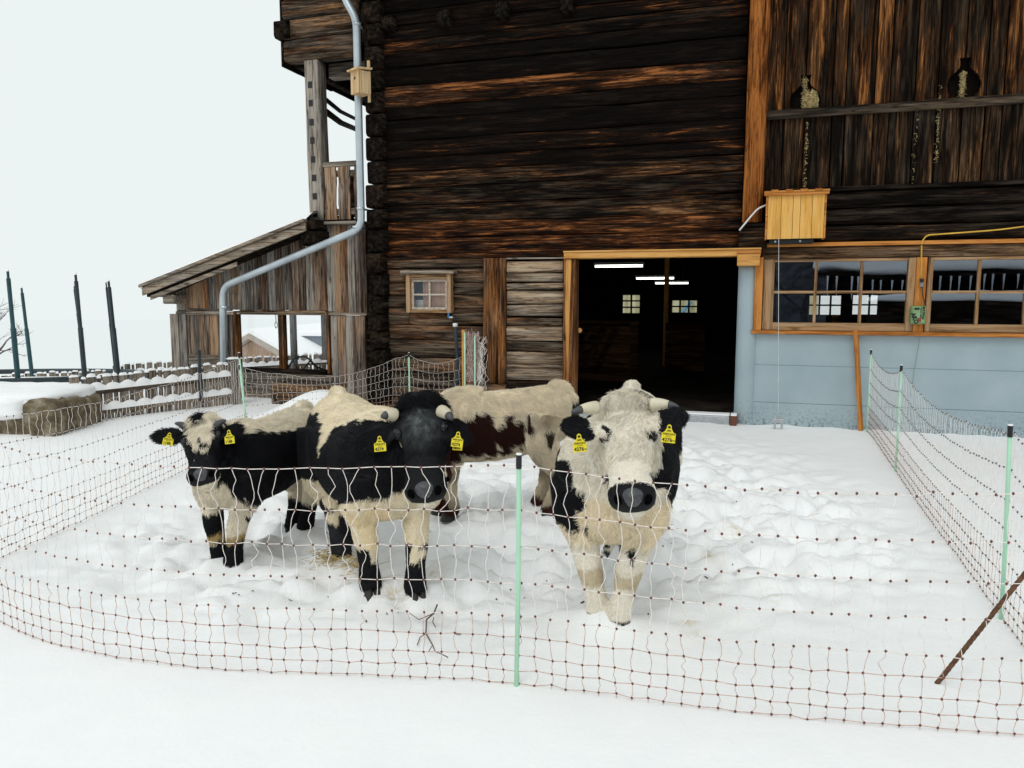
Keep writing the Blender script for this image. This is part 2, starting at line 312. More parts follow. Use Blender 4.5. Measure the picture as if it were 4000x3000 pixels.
def sz(px, py, y=0.0): return W(px, py, y)
SX0 = sz(1478, 700)[0]; SX1 = sz(2908, 500)[0]                 # log wall left / right ends
ZB = sz(1900, 1008)[1]                                          # underside of the lowest full-width log
ZT = 7.3
z = ZB; i = 0
hs = random.Random(11)
while z < ZT:
    h = hs.uniform(.17, .27) if i else .30
    d0 = hs.uniform(-.018, .018); d1 = hs.uniform(-.018, .018)
    if i == 0: d0 = d1 = 0
    if i == 0: e0, e1 = 0, 0
    else: e0, e1 = pd0, pd1
    mt = MAT['log_silver'] if 2.62 < z < 3.35 else MAT['log_mid'] if z < 2.9 or (z < 5.2 and hs.random() < .4) else MAT['log_up']
    hewn('log', SX0-hs.uniform(0, .02), SX1, z+e0+.003, z+h+d0-.003, z+e1+.003, z+h+d1-.003, mt, barn, y0=-.03+hs.uniform(-.012, .012), seed=i, bulge=.012)
    pd0, pd1 = d0, d1; z += h; i += 1
MB().box(SX0+.02, SX1+.3, .10, .13, ZB, ZT).build('wall_backing', MAT['inner'], barn); MB().box(rs0_ if False else SX1+.31, 7.5, .17, .2, ZB+.02, ZT).build('wall_backing', MAT['inner'], barn)
# joist ends poking out of the upper wall
for px, py in ((1960, 40), (1735, 70), (1515, 90), (2215, 15)):
    s, zz = sz(px, py, -.12); hewn('joist_end', s-.085, s+.085, zz-.1, zz+.1, zz-.1, zz+.1, MAT['log_end'], barn, y0=-.16, th=.2, seed=px, n=12)
# corner: log ends of the side wall
z = .05; i = 0; sc0 = sz(1462, 900, -.22)[0]
while z < ZT:
    h = hs.uniform(.22, .34); dx = hs.uniform(-.02, .03)
    a = sc0-.135+dx; b_ = sc0+.115+hs.uniform(-.02, .02)
    hewn('log_end', a, b_, z+.006, z+h-.006, z+.006, z+h-.006, MAT['log_end'], barn, y0=-.17+hs.uniform(-.03, .03), th=.5, seed=i+50, n=16, rough=.9, seg=.1, ex=.2)
    z += h; i += 1
# lower wall left of the door
sl0 = SX0; sl1 = sz(1892, 1300)[0]
wx0, wz1 = sz(1597, 1072); wx1, wz0 = sz(1772, 1222)
z = -.05; i = 0; bounds = []
while z < ZB-.1:
    h = hs.uniform(.16, .25)
    if ZB-(z+h) < .13: h = ZB-z
    bounds.append((z, z+h)); z += h
for i, (a, b_) in enumerate(bounds):
    y0 = -.0+hs.uniform(-.012, .012)
    if b_ > wz0+.02 and a < wz1-.02:
        lo = a; hi = b_
        hewn('log', sl0, wx0+.01, lo+.004, hi-.004, lo+.004, hi-.004, MAT['log_low'], barn, y0=y0, seed=i+90, bulge=.03)
        hewn('log', wx1-.01, sl1, lo+.004, hi-.004, lo+.004, hi-.004, MAT['log_low'], barn, y0=y0, seed=i+130, bulge=.03)
        if hi > wz1: hewn('log', wx0+.012, wx1-.012, wz1+.002, hi-.004, wz1+.002, hi-.004, MAT['log_low'], barn, y0=y0, seed=i+160)
        if lo < wz0: hewn('log', wx0+.012, wx1-.012, lo+.004, wz0-.002, lo+.004, wz0-.002, MAT['log_low'], barn, y0=y0, seed=i+170)
    else:
        t_ = hs.uniform(-.012, .012)
        hewn('log', sl0, sl1, a+.004, b_-.004, a+.004, b_-.004, MAT['log_low'], barn, y0=y0, seed=i+90, bulge=.03)
# brown post with footing block
a, zt = sz(1885, 1018, -.07); b_, _ = sz(1976, 1018, -.07); _, zb = sz(1930, 1497, -.07)
hewn('post', zb, ZB-.005, a, b_, a+.005, b_-.005, MAT['post_brown'], barn, y0=-.09, th=.2, seed=3, axis='Z', n=16)
hewn('footing_block', a-.06, b_-.0, -.05, zb-.006, -.05, zb-.006, MAT['log_low'], barn, y0=-.11, th=.24, seed=4)
# pale infill logs
s0 = sz(1980, 1200, -.03)[0]; s1 = sz(2206, 1200, -.03)[0]
ys = [1017, 1066, 1103, 1133, 1190, 1240, 1275, 1331, 1372, 1424, 1488, 1545]
mats = ['log_pale', 'log_pale', 'log_pale', 'log_pale', 'log_pale', 'log_low', 'log_pale', 'log_low', 'log_pale', 'log_pale', 'log_dark']
for i in range(len(ys)-1):
    z1 = sz(2090, ys[i], -.03)[1]; z0 = sz(2090, ys[i+1], -.03)[1]; k = hs.uniform(-.012, .012)
    hewn('infill_log', s0+.01, s1+hs.uniform(-.03, 0), z0+.006, z1-.006, z0+.006+k, z1-.006+k, MAT[mats[i]], barn, y0=-.05+hs.uniform(-.015, .015), th=.14, seed=i+200, rough=1.5, bulge=.035)
z1 = sz(2090, 1010, -.06)[1]; MB().box(s0, s1, -.07, .08, z1-.005, ZB-.004).build('cover_strip', MAT['beam_grey'], barn, bevel=.004)
MB().box(s0-.02, s1, .10, .13, -.1, ZB).build('infill_backing', MAT['inner'], barn)
# door: jamb, lintel, column
ja, jz = sz(2203, 1012, -.06); jb = sz(2252, 1012, -.06)[0]; DZ = jz
jc = sz(2198, 1580, -.06)[0]; jd = sz(2246, 1580, -.06)[0]
hewn('door_jamb', -.1, jz, jc, jd, ja, jb, MAT['post_brown'], barn, y0=-.10, th=.24, seed=8, axis='Z', n=16, rough=.8)
pale = MB().prism([(ja+.045, jz-.01), (ja+.115, jz-.01), (ja+.10, jz-.6), (ja+.085, jz-1.55), (ja+.06, jz-1.3), (ja+.035, jz-.7)], -.118, -.103).build('fresh_cut_face', MAT['new_z'], barn)
l0 = sz(2204, 1000, -.12)[0]; l1 = sz(2972, 1000, -.12)[0]; lz0 = sz(2500, 1010, -.12)[1]; lz1 = sz(2500, 977, -.12)[1]
MB().box(l0, l1, -.15, .12, jz+.004, lz1-.02).build('lintel', MAT['new_x'], barn, bevel=.006)
MB().box(l0-.005, l1+.005, -.165, .12, lz1-.018, lz1+.004).build('lintel_cap', MAT['new_x'], barn, bevel=.004)
c0 = sz(2872, 1400, -.08)[0]; c1 = sz(2956, 1400, -.08)[0]; cz = sz(2910, 1036, -.08)[1]
cr = (c1-c0)/2; cs = (c0+c1)/2
m_, t_, b_ = M('blue_grey_paint'); tc = nd(t_, 'ShaderNodeTexCoord').outputs['Object']
n1 = nd(t_, 'ShaderNodeTexNoise', {'Vector': tc, 'Scale': 2.2, 'Detail': 6}).outputs[0]; n2 = nd(t_, 'ShaderNodeTexNoise', {'Vector': tc, 'Scale': 26, 'Detail': 5}).outputs[0]
cc = ramp(t_, n1, [(.3, (.30, .385, .425)), (.7, (.37, .455, .49))])
vo = nd(t_, 'ShaderNodeTexVoronoi', {'Vector': tc, 'Scale': 9}).outputs['Distance']
cc = mixc(t_, ramp(t_, vo, [(.03, (.6, .6, .6)), (.06, (0, 0, 0))]), cc, (.16, .2, .21))
sp = nd(t_, 'ShaderNodeSeparateXYZ', {0: tc}).outputs[2]
dirt = math_(t_, 'MULTIPLY', ramp(t_, sp, [(.0, (1, 1, 1)), (.12, (.4, .4, .4)), (.35, (0, 0, 0))]), ramp(t_, n2, [(.48, (0, 0, 0)), (.66, (1, 1, 1))]))
cc = mixc(t_, math_(t_, 'MULTIPLY', dirt, .8), cc, (.07, .085, .075))
t_.links.new(cc, b_.inputs['Base Color']); b_.inputs['Roughness'].default_value = .62
bp = nd(t_, 'ShaderNodeBump', {'Strength': .25, 'Distance': .01, 'Height': math_(t_, 'ADD', n1, math_(t_, 'MULTIPLY', n2, .4))}); t_.links.new(bp.outputs[0], b_.inputs['Normal'])
MAT['paint'] = m_
mb = MB(); zz = np.linspace(-.1, cz, 22); zs = []
for q in zz: zs += [(cs, cr-.06, q)]
mb.tube(zs, [cr*(1+.006*math.sin(q*17)+.015*(q < .15)) for q in zz], 32); mb.build('round_column', MAT['paint'], barn, smooth=True)
k0 = sz(2880, 1000, -.19)[0]; k1 = sz(2969, 1000, -.19)[0]
MB().box(k0, k1, -.2, .15, cz-.01, sz(2920, 990, -.19)[1]).build('capital_block', MAT['new_x'], barn, bevel=.01)
MB().box(k0-.01, k1+.01, -.215, .15, sz(2920, 990, -.19)[1]+.001, sz(2920, 984, -.19)[1]).build('capital_cap', MAT['orange_trim'], barn, bevel=.004)
# blue-grey plinth wall in three lifts
SR = 7.5
pz = [-.15, sz(3300, 1585)[1], sz(3300, 1435)[1], sz(3300, 1308)[1]]
for i in range(3):
    MB().box(cs+.02, SR, .0+.004*i, .3, pz[i]+(.006 if i else 0), pz[i+1]).build('plinth_wall', MAT['paint'], barn, bevel=.005)
MB().box(cs+.02, SR, .012, .3, pz[1]-.01, pz[1]+.02).build('plinth_joint', MAT['paint'], barn); MB().box(cs+.02, SR, .014, .3, pz[2]-.01, pz[2]+.02).build('plinth_joint', MAT['paint'], barn)
# sill, window band
sz0 = pz[3]; sa = sz(2933, 1295, -.05)[0]
MB().box(sa, SR, -.07, .12, sz0+.002, sz0+.045).build('window_sill', MAT['orange_trim'], barn, bevel=.004)
wb = sz0+.047; wt = sz(3300, 1008)[1]
bz1 = sz(3300, 962, -.03)[1]
hewn('header_beam', sz(2976, 980)[0], SR, wt, bz1, wt, bz1, MAT['beam_brown'], barn, y0=-.04, th=.2, seed=31, rough=.4, bulge=.005)
MB().box(sz(2976, 980)[0]-.01, SR, -.075, .1, bz1+.004, bz1+.05).build('header_trim', MAT['orange_trim'], barn, bevel=.004)
MB().box(sz(2946, 1150, -.06)[0], sz(2978, 1150, -.06)[0], -.07, .14, wb, wt+.02).build('window_jamb', MAT['orange_jamb'], barn, bevel=.005)
MB().box(sz(3573, 1150, -.04)[0], sz(3614, 1150, -.04)[0], -.05, .14, wb, wt-.004).build('window_jamb', MAT['orange_jamb'], barn, bevel=.005)
def big_window(x0, x1, gx0, gx1, mull, name='stall_window'):
    e = bpy.data.objects.new(name, None); COL.objects.link(e); e.parent = barn; e.location = (x0, 0, wb)
    H = wt-wb-.006; g0 = gx0-x0; g1 = gx1-x0; Wd = x1-x0; b0 = sz(3300, 1262)[1]-wb; b1 = sz(3300, 1021)[1]-wb
    for a, b_ in ((0.003, g0), (g1, Wd-.003)): MB().box(a, b_, -.03, .1, .003, H).build('frame_stile', MAT['frame_z'], e, bevel=.006)
    for a, b_ in ((.003, b0), (b1, H)): MB().box(g0+.001, g1-.001, -.028, .1, a, b_).build('frame_rail', MAT['frame_x'], e, bevel=.006)
    xs = [g0]+[m_-x0 for m_ in mull]+[g1]; zm = sz(3300, 1141)[1]-wb
    for q in xs[1:-1]: MB().box(q-.016, q+.016, -.012, .05, b0, b1).build('glazing_bar', MAT['frame_z'], e, bevel=.004)
    for j in range(len(xs)-1):
        MB().box(xs[j]+.016*(j > 0), xs[j+1]-.016*(j < len(xs)-2), -.010, .05, zm-.016, zm+.016).build('glazing_bar', MAT['frame_x'], e, bevel=.004)
        for a, b_ in ((b0, zm-.012), (zm+.012, b1)):
            o = MB().add([(xs[j]-.0, 0, a), (xs[j+1], 0, a), (xs[j+1], 0, b_), (xs[j], 0, b_)], [(0, 1, 2, 3)]).build('pane', MAT['glass'], e, loc=(0, .02, 0)); 
            o.rotation_euler = (R(hs.uniform(-.15, .15)), 0, R(hs.uniform(-.15, .15)))
big_window(sz(2979, 1150)[0], sz(3572, 1150)[0], sz(3022, 1150)[0], sz(3541, 1150)[0], [sz(3184, 1150)[0], sz(3362, 1150)[0]])
ww = sz(3820, 1150)[0]-sz(3638, 1150)[0]
x0_ = sz(3616, 1150)[0]; g0_ = sz(3638, 1150)[0]
big_window(x0_, g0_+3*ww+.12, g0_, g0_+3*ww, [g0_+ww, g0_+2*ww])
MB().box(g0_+3*ww+.125, SR, -.04, .14, wb, wt-.004).build('window_jamb', MAT['orange_jamb'], barn)
# dark logs above the window band (right)
rs0 = sz(2990, 850)[0]; z = bz1+.052
dz = sz(3600, 735)[1]; hgt = (dz-z)/3
for i in range(3): hewn('log', rs0, SR, z+.004, z+hgt-.004, z+.004, z+hgt-.004, MAT['log_dark'], barn, y0=-.0, seed=i+300, bulge=.04, th=.2)if i != 3 else None; z += hgt
DZB = z
MB().box(rs0, SR, -.05, .1, DZB+.002, DZB+.05).build('ledger_strip', MAT['log_dark'], barn, bevel=.006)
# tall orange post
p0, p1 = sz(2897, 900, -.10)[0], sz(2975, 900, -.10)[0]; pzb = sz(2930, 868, -.1)[1]
hewn('post', pzb, ZT, p0, p1, p0+.015, p1+.015, MAT['post_orange'], barn, y0=-.14, th=.24, seed=12, axis='Z', n=16, rough=.4, bulge=.005)
hewn('bracket_block', p0-.03, p1+.07, lz1+.01, pzb-.006, lz1+.01, pzb-.006, MAT['log_dark'], barn, y0=-.12, th=.25, seed=13)
# vertical boards with two vase-shaped vents stuffed with hay
edges = [2982, 3063, 3145, 3252, 3302, 3415, 3475, 3572, 3660, 3762, 3850, 3918, 4010, 4090, 4180, 4270]
es = [sz(e, 400)[0] for e in edges]; bz0 = DZB+.052
def vase(cx, cz_, k=1.0):            # half outline (dx, z) bottom to top
    return [(0, -.235), (.09, -.225), (.155, -.17), (.17, -.08), (.145, .0), (.085, .055), (.045, .10), (.035, .15), (.055, .19), (.055, .205), (0, .205)]
vents = {2: sz(3143, 362), 9: sz(3764, 298)}
def board(s0, s1, z0, z1, mat, y0, cutl=None, cutr=None):
    L = [(s0, z0), (s0, z1)]; Rr = [(s1, z1), (s1, z0)]
    if cutl: L = [(s0, z0)]+[(s0+dx, cutl+dz) for dx, dz in vase(0, 0)]+[(s0, z1)]
    if cutr: Rr = [(s1, z1)]+[(s1-dx, cutr+dz) for dx, dz in vase(0, 0)[::-1]]+[(s1, z0)]
    poly = L+Rr; c = ((s0+s1)/2, (z0+z1)/2)
    mb = MB().prism([(a-c[0], b_-c[1]) for a, b_ in poly], y0, y0+.035)
    me = fixn(mb.mesh('board')); return link('board', me, mat, barn, loc=(c[0], 0, c[1]))
ba, bb = sz(2978, 470, -.03)[1], sz(3990, 365, -.03)[1]; bs0, bs1 = sz(2978, 470)[0], sz(3990, 365)[0]
def batz(s): return (ba+bb)/2-.0+0*s
BZ = sz(3480, 418, -.04)[1]
for i in range(len(es)-1):
    y0 = .0+hs.uniform(-.016, .012)
    cl_ = vents[i][1] if i in vents else None; cr_ = vents[i+1][1] if i+1 in vents else None
    board(es[i]+.007, es[i+1]-.007, BZ, ZT, MAT['board_up'], y0, cl_, cr_)
    board(es[i]+.007+hs.uniform(-.004, .004), es[i+1]-.007, bz0, BZ-.002, MAT['board_low'], y0+.004)
hewn('batten', es[0]-.02, SR, BZ-.055, BZ+.05, BZ-.05, BZ+.05, MAT['batten'], barn, y0=-.055, th=.06, seed=77, rough=.6, bulge=.01)
MB().box(es[0], SR, .10, .13, bz0-.05, ZT).build('board_backing', MAT['inner'], barn)
# hay pushing out of the vents and the gaps
MAT['hay'] = plain('hay', (.60, .47, .22), .8, var=.4, scale=30)
def hay(s, z0, z1, wdt, n, y=.02, half=0):
    mb = MB(); rr = random.Random(int(s*1000))
    for k in range(n):
        a = s+(rr.uniform(0, wdt) if half else rr.gauss(0, wdt)); zc = rr.uniform(z0, z1); an = rr.uniform(0, 6.28); l = rr.uniform(.012, .05)*(1 if wdt > .1 else .6); dy = rr.uniform(-.03, .03)
        mb.tube([(a-l*math.cos(an), y+dy, zc-l*math.sin(an)), (a, y+dy-.012, zc+.005), (a+l*math.cos(an), y-dy, zc+l*math.sin(an))], .0022, 3)
    o = mb.build('hay_tuft', MAT['hay'], barn); o['kind'] = 'stuff'
v = vents[2]; hay(v[0]+.0, v[1]-.2, v[1]+.0, .13, 420, .03, 1); hay(v[0], v[1]-.2, v[1]+.18, .012, 120, .01)
mb = MB(); mb.prism([(v[0]+dx, v[1]+dz) for dx, dz in vase(0, 0)[:6]], .05, .08); mb.build('hay_fill', MAT['hay'], barn)
v = vents[9]; hay(v[0], v[1]-.22, v[1]+.05, .012, 200, .02)
for e, py0, py1 in ((3143, 480, 735), (3565, 420, 730), (3655, 330, 640)):
    s_, za = sz(e, py1); _, zb_ = sz(e, py0); hay(s_, za, zb_, .004, 70, .01)
# eave far above, overhanging
MB().box(SX0-2.2, SR+1, -1.5, 9, ZT+.25, ZT+.45).build('roof', MAT['log_dark'], barn)
# small four-pane window
e = bpy.data.objects.new('small_window', None); COL.objects.link(e); e.parent = barn; e.location = (wx0, 0, wz0)
Wd, H = wx1-wx0, wz1-wz0
for a, b_ in ((0, .06), (Wd-.06, Wd)): MB().box(a, b_, -.11, .1, 0, H).build('casing', MAT['frame_z'], e, bevel=.004)
MB().box(.061, Wd-.061, -.105, .1, H-.07, H).build('casing', MAT['beam_brown'], e, bevel=.004); MB().box(.061, Wd-.061, -.10, .1, 0, .04).build('sill', MAT['frame_x'], e, bevel=.004)
MB().box(-.07, Wd+.06, -.15, .0, H+.002, H+.05).build('drip_board', MAT['beam_grey'], e, bevel=.008)
MAT['wfr'] = plain('worn_white_paint', (.55, .47, .38), .7, var=.25, scale=40)
fx0, fx1, fz0, fz1 = .063, Wd-.063, .042, H-.072
for a, b_ in ((fx0, fx0+.035), (fx1-.035, fx1)): MB().box(a, b_, -.06, -.02, fz0, fz1).build('sash_stile', MAT['wfr'], e, bevel=.003)
for a, b_ in ((fz0, fz0+.035), (fz1-.035, fz1)): MB().box(fx0+.036, fx1-.036, -.058, -.02, a, b_).build('sash_rail', MAT['wfr'], e, bevel=.003)
cx_, cz_ = (fx0+fx1)/2, (fz0+fz1)/2
MB().box(cx_-.012, cx_+.012, -.055, -.022, fz0+.036, fz1-.036).build('glazing_bar', MAT['wfr'], e); MB().box(fx0+.036, cx_-.013, -.053, -.022, cz_-.012, cz_+.012).build('glazing_bar', MAT['wfr'], e); MB().box(cx_+.013, fx1-.036, -.053, -.022, cz_-.012, cz_+.012).build('glazing_bar', MAT['wfr'], e)
for a, b_ in ((fx0+.036, cx_-.013), (cx_+.013, fx1-.036)):
    for c, d in ((fz0+.036, cz_-.013), (cz_+.013, fz1-.036)):
        MB().add([(a, -.035, c), (b_, -.035, c), (b_, -.035, d), (a, -.035, d)], [(0, 1, 2, 3)]).build('pane', MAT['glass_clear'], e)
MAT['curtain'] = plain('pink_curtain', (.62, .40, .30), .9, var=.08)
mb = MB(); xs = np.linspace(fx0+.26*(fx1-fx0)/1.0+.0, fx1+.02, 60); vv = []; ff = []
for j, q in enumerate(xs):
    yy = .03+.012*math.sin(q*55)+.006*math.sin(q*131); vv += [(q, yy, fz0-.03), (q, yy, fz1+.03)]
    if j: ff.append((2*j-2, 2*j, 2*j+1, 2*j-1))
mb.add(vv, ff).build('curtain', MAT['curtain'], e, smooth=True)
MB().box(fx0, fx0+.2, .06, .065, fz0, fz0+.14).build('lace', MAT['white'], e)
MB().box(-.02, Wd+.02, .16, .18, -.02, H+.02).build('window_backing', plain('dim_room', (.10, .13, .15), .9), e)
# ------------------------------------------------------------------ stall inside
ID = 13.0
D0 = SX0+.1
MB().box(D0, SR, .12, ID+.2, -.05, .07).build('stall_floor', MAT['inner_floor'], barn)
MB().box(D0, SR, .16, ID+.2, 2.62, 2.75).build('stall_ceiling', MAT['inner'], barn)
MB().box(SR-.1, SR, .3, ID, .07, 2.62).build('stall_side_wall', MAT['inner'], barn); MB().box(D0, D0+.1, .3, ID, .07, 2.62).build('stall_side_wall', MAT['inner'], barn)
MB().box(D0, SR, .14, .16, ZB, 2.75).build('stall_front_lining', MAT['inner'], barn) if False else None
# back wall with window openings
wins = [(2429, 2500, 1150, 1226, 2, 3), (2622, 2724, 1171, 1224, 3, 2), (2238, 2266, 1172, 1227, 2, 2), (3160, 3287, 1152, 1233, 3, 2), (3330, 3430, 1150, 1232, 3, 2)]
rects = []
for a, b_, c, d, nx_, nz_ in wins:
    s0, z1 = sz(a, c, ID); s1, z0 = sz(b_, d, ID); rects.append((s0, s1, z0, z1, nx_, nz_))
rects.sort()
cur = D0
zlo = min(r[2] for r in rects); zhi = max(r[3] for r in rects)
for r in rects:
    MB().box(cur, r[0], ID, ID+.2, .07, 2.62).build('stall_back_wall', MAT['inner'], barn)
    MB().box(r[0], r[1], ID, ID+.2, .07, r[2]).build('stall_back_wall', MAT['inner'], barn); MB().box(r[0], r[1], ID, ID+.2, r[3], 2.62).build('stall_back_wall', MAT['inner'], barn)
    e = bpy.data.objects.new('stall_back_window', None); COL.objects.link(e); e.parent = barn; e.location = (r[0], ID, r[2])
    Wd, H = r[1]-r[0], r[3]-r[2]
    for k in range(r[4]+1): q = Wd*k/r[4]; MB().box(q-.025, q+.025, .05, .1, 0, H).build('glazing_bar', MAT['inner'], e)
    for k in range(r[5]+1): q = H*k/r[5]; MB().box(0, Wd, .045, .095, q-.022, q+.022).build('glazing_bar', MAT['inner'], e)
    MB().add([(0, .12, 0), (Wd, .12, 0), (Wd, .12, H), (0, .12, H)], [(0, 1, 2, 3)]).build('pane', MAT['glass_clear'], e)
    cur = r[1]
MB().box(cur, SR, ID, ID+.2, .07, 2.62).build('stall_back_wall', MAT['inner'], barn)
# board partition with diagonal braces, loose board stall, post
yd = 3.6; a0, zt_ = sz(2200, 1270, yd); a1 = sz(2495, 1270, yd)[0]; z0_ = .07; k = 6; hh = (zt_-z0_)/k
for i in range(k): MB().box(a0, a1, yd, yd+.04, z0_+i*hh+.004, z0_+(i+1)*hh-.004).build('partition_board', MAT['inner_wood'], barn)
MB().box(a1-.14, a1, yd-.06, yd-.002, .07, zt_+.03).build('partition_post', MAT['inner_wood'], barn)
for px in (2290, 2340, 2390):
    p, q = sz(px-60, 1400, yd-.1), sz(px+20, 1280, yd-.1); MB().tube([(p[0], yd-.08, p[1]-.2), (q[0], yd-.08, q[1])], .05, 6).build('diagonal_brace', MAT['inner_wood'], barn)
MB().box(a0, a1+.02, yd-.08, yd+.08, zt_+.031, zt_+.09).build('partition_rail', MAT['inner_wood'], barn)
yd = 6; a0, zt_ = sz(2600, 1262, yd); a1 = sz(2755, 1262, yd)[0]
for i in range(5): h5 = (zt_-.07)/5; MB().box(a0, a1, yd, yd+.04, .07+i*h5+.004, .07+(i+1)*h5-.004).build('partition_board', MAT['inner_wood'], barn)
yd = 7; s_, z_ = sz(2605, 1090, yd); MB().box(s_-.05, s_+.05, yd-.06, yd+.06, .07, 2.6).build('stall_post', MAT['new_z'], barn, bevel=.01)
# threshold
t0 = sz(2190, 1640, -.1)[0]; t1 = sz(2850, 1640, -.1)[0]; tz = .10
MB().box(t0, t1, -.16, .10, -.1, tz).build('threshold', MAT['steel'], barn, bevel=.006); MB().box(t0, t1, -.14, .05, tz+.001, tz+.022).build('threshold_snow', MAT['snow_cap'], barn, bevel=.01)
MB().box(t1+.01, t1+.09, -.24, -.05, -.05, .12).build('threshold_block', plain('red_brown_block', (.16, .06, .035), .8), barn, bevel=.01); MB().box(t1+.012, t1+.088, -.238, -.06, .121, .14).build('block_snow', MAT['snow_cap'], barn, bevel=.009)
s_, z_ = sz(2256, 1290, .14)
MB().prism([(s_-.06, z_-.03), (s_+.05, z_-.03), (s_+.07, z_), (s_+.05, z_+.03), (s_-.06, z_+.03)], .10, .13).build('latch_peg', MAT['new_x'], barn)
# fluorescent lamps hang inside
for px0, px1, py0, py1, yd, lab in ((2325, 2510, 1043, 1036, 5.5, 'lit fluorescent tube with nothing hanging below it just inside the stall door'), (2486, 2632, 1091, 1083, 8.5, 'lit fluorescent tube crossing the top of the orange stall post'), (2560, 2688, 1109, 1103, 11, 'farthest small lit fluorescent tube behind the orange stall post')):
    a, za = sz(px0, py0, yd); b_, zb_ = sz(px1, py1, yd); c = WW((a+b_)/2, yd, (za+zb_)/2)
    e = empty('fluorescent_lamp', c, lab, 'lamp', -WA); L = (b_-a)/2
    MB().tube([(-L, 0, 0), (L, 0, 0)], .022, 10).build('tube', MAT['lamp'], e, smooth=True)
    MB().box(-L-.03, L+.03, -.04, .04, .026, .075).build('housing', MAT['white'], e)
    for q in (-L*.7, L*.7): MB().box(q-.005, q+.005, -.005, .005, .076, 2.62-c[2]).build('hanger', MAT['black'], e)
# ------------------------------------------------------------------ gallery on the barn's left side
gl0 = sz(1112, 120)[0]; gl1 = sz(1400, 120)[0]; gzb = sz(1250, 232)[1]
zz_ = gzb; i = 0
while zz_ < ZT:
    h = hs.uniform(.24, .36); hewn('log', gl0+(.0 if i != 1 else -.0), gl1, zz_+.004, zz_+h-.004, zz_+.004, zz_+h-.004, MAT['log_gal'], barn, y0=-.03, th=.2, seed=400+i, bulge=.05, rough=1.3); zz_ += h; i += 1
GD = 6.5
gzl = sz(1106, 262)[1]
hewn('log_end', gl0-.1, gl0+.12, gzl+.38, gzl+.62, gzl+.38, gzl+.62, MAT['log_end'], barn, y0=-.12, th=.2, seed=433, n=12)
for k in range(14):
    MB().box(gl0-.06, gl0-.03, -.02+GD*k/14, -.03+GD*(k+1)/14, gzl+hs.uniform(-.03, .03), ZT).build('gallery_cladding', MAT['log_dark'], barn)
MB().box(gl0-.0, gl0+.16, .18, GD, gzb-.02, gzb+.2).build('gallery_beam', MAT['log_dark'], barn, bevel=.03)
for yb, zb_ in ((.9, .12), (2.6, .12), (4.4, .12)): MB().box(gl0+.17, gl1, yb, yb+.2, gzb+.0, gzb+.22).build('gallery_joist', MAT['beam_grey'], barn, bevel=.02)
MB().box(gl0, gl1, .2, GD, gzb+.24, gzb+.29).build('gallery_floor', MAT['log_dark'], barn)
# left outer side wall of the barn behind the gallery
MB().box(SX0+.0, SX0+.2, .15, GD+6, 0, ZT).build('side_wall', MAT['log_dark'], barn)
# mortised post
a, z1 = sz(1188, 255); b_ = sz(1244, 255)[0]; c = sz(1212, 855)[0]; d, z0 = sz(1268, 855)
hewn('gallery_post', z0-.02, gzb-.004, c, d, a, b_, MAT['board_grey'], barn, y0=-.03, th=.24, seed=21, axis='Z', n=16, rough=.5, bulge=.003)
for k, py in enumerate((270, 330, 402, 476, 548, 622, 694, 766, 836)):
    s_, z_ = sz(1206+ (py-270)*.042, py, -.05); MB().box(s_-.035, s_+.035, -.037, .1, z_-.045, z_+.045).build('mortise', MAT['black'], barn) if k else None
# rails along the gallery side, balustrade in front
for (x0, y0, x1, y1, r) in ((1246, 367, 1392, 466, .035), (1249, 418, 1394, 506, .05)):
    p = sz(x0, y0, .2); q = sz(x1, y1, 3.6); MB().tube([(p[0], .2, p[1]), ((p[0]+q[0])/2, 1.9, (p[1]+q[1])/2-.05), (q[0], 3.6, q[1])], r, 8).build('drying_pole', MAT['log_dark'], barn, smooth=True)
r0, rz = sz(1262, 640); r1 = sz(1404, 632)[0]
MB().box(r0, r1, -.02, .08, rz-.05, rz+.02).build('handrail', MAT['beam_grey'], barn, bevel=.008)
for py in (676, 826): MB().box(r0, r1, .02, .07, sz(1330, py)[1]-.045, sz(1330, py)[1]+.045).build('balustrade_rail', MAT['beam_grey'], barn, bevel=.006)
fz = sz(1330, 852)[1]
for x0, x1 in ((1272, 1313), (1324, 1368), (1386, 1412)):
    a, b_ = sz(x0, 740)[0], sz(x1, 740)[0]; n = 8; zs_ = np.linspace(fz-.02, rz-.055, n)
    L = [(a+hs.uniform(-.012, .012), q) for q in zs_]; Rr = [(b_+hs.uniform(-.012, .012), q) for q in zs_[::-1]]
    MB().prism(L+Rr, -.012, .016).build('baluster_board', MAT['board_shed'], barn)
for k, x in enumerate((1258, 1282, 1306, 1330, 1354, 1378)): a = sz(x, 845, .0)[0]; MB().box(a, a+.05, .09, .13, fz-.04, fz+.05).build('foot_peg', MAT['log_dark'], barn)
MB().box(sz(1322, 700, 1.5)[0], sz(1400, 700, 1.5)[0], 1.5, 1.56, sz(1322, 850, 1.5)[1], sz(1322, 690, 1.5)[1]).build('inner_screen', MAT['log_dark'], barn)
MB().box(sz(1195, 862)[0], sz(1404, 862)[0], -.10, 3, fz-.10, fz-.05).build('gallery_floor', MAT['beam_grey'], barn, bevel=.01)
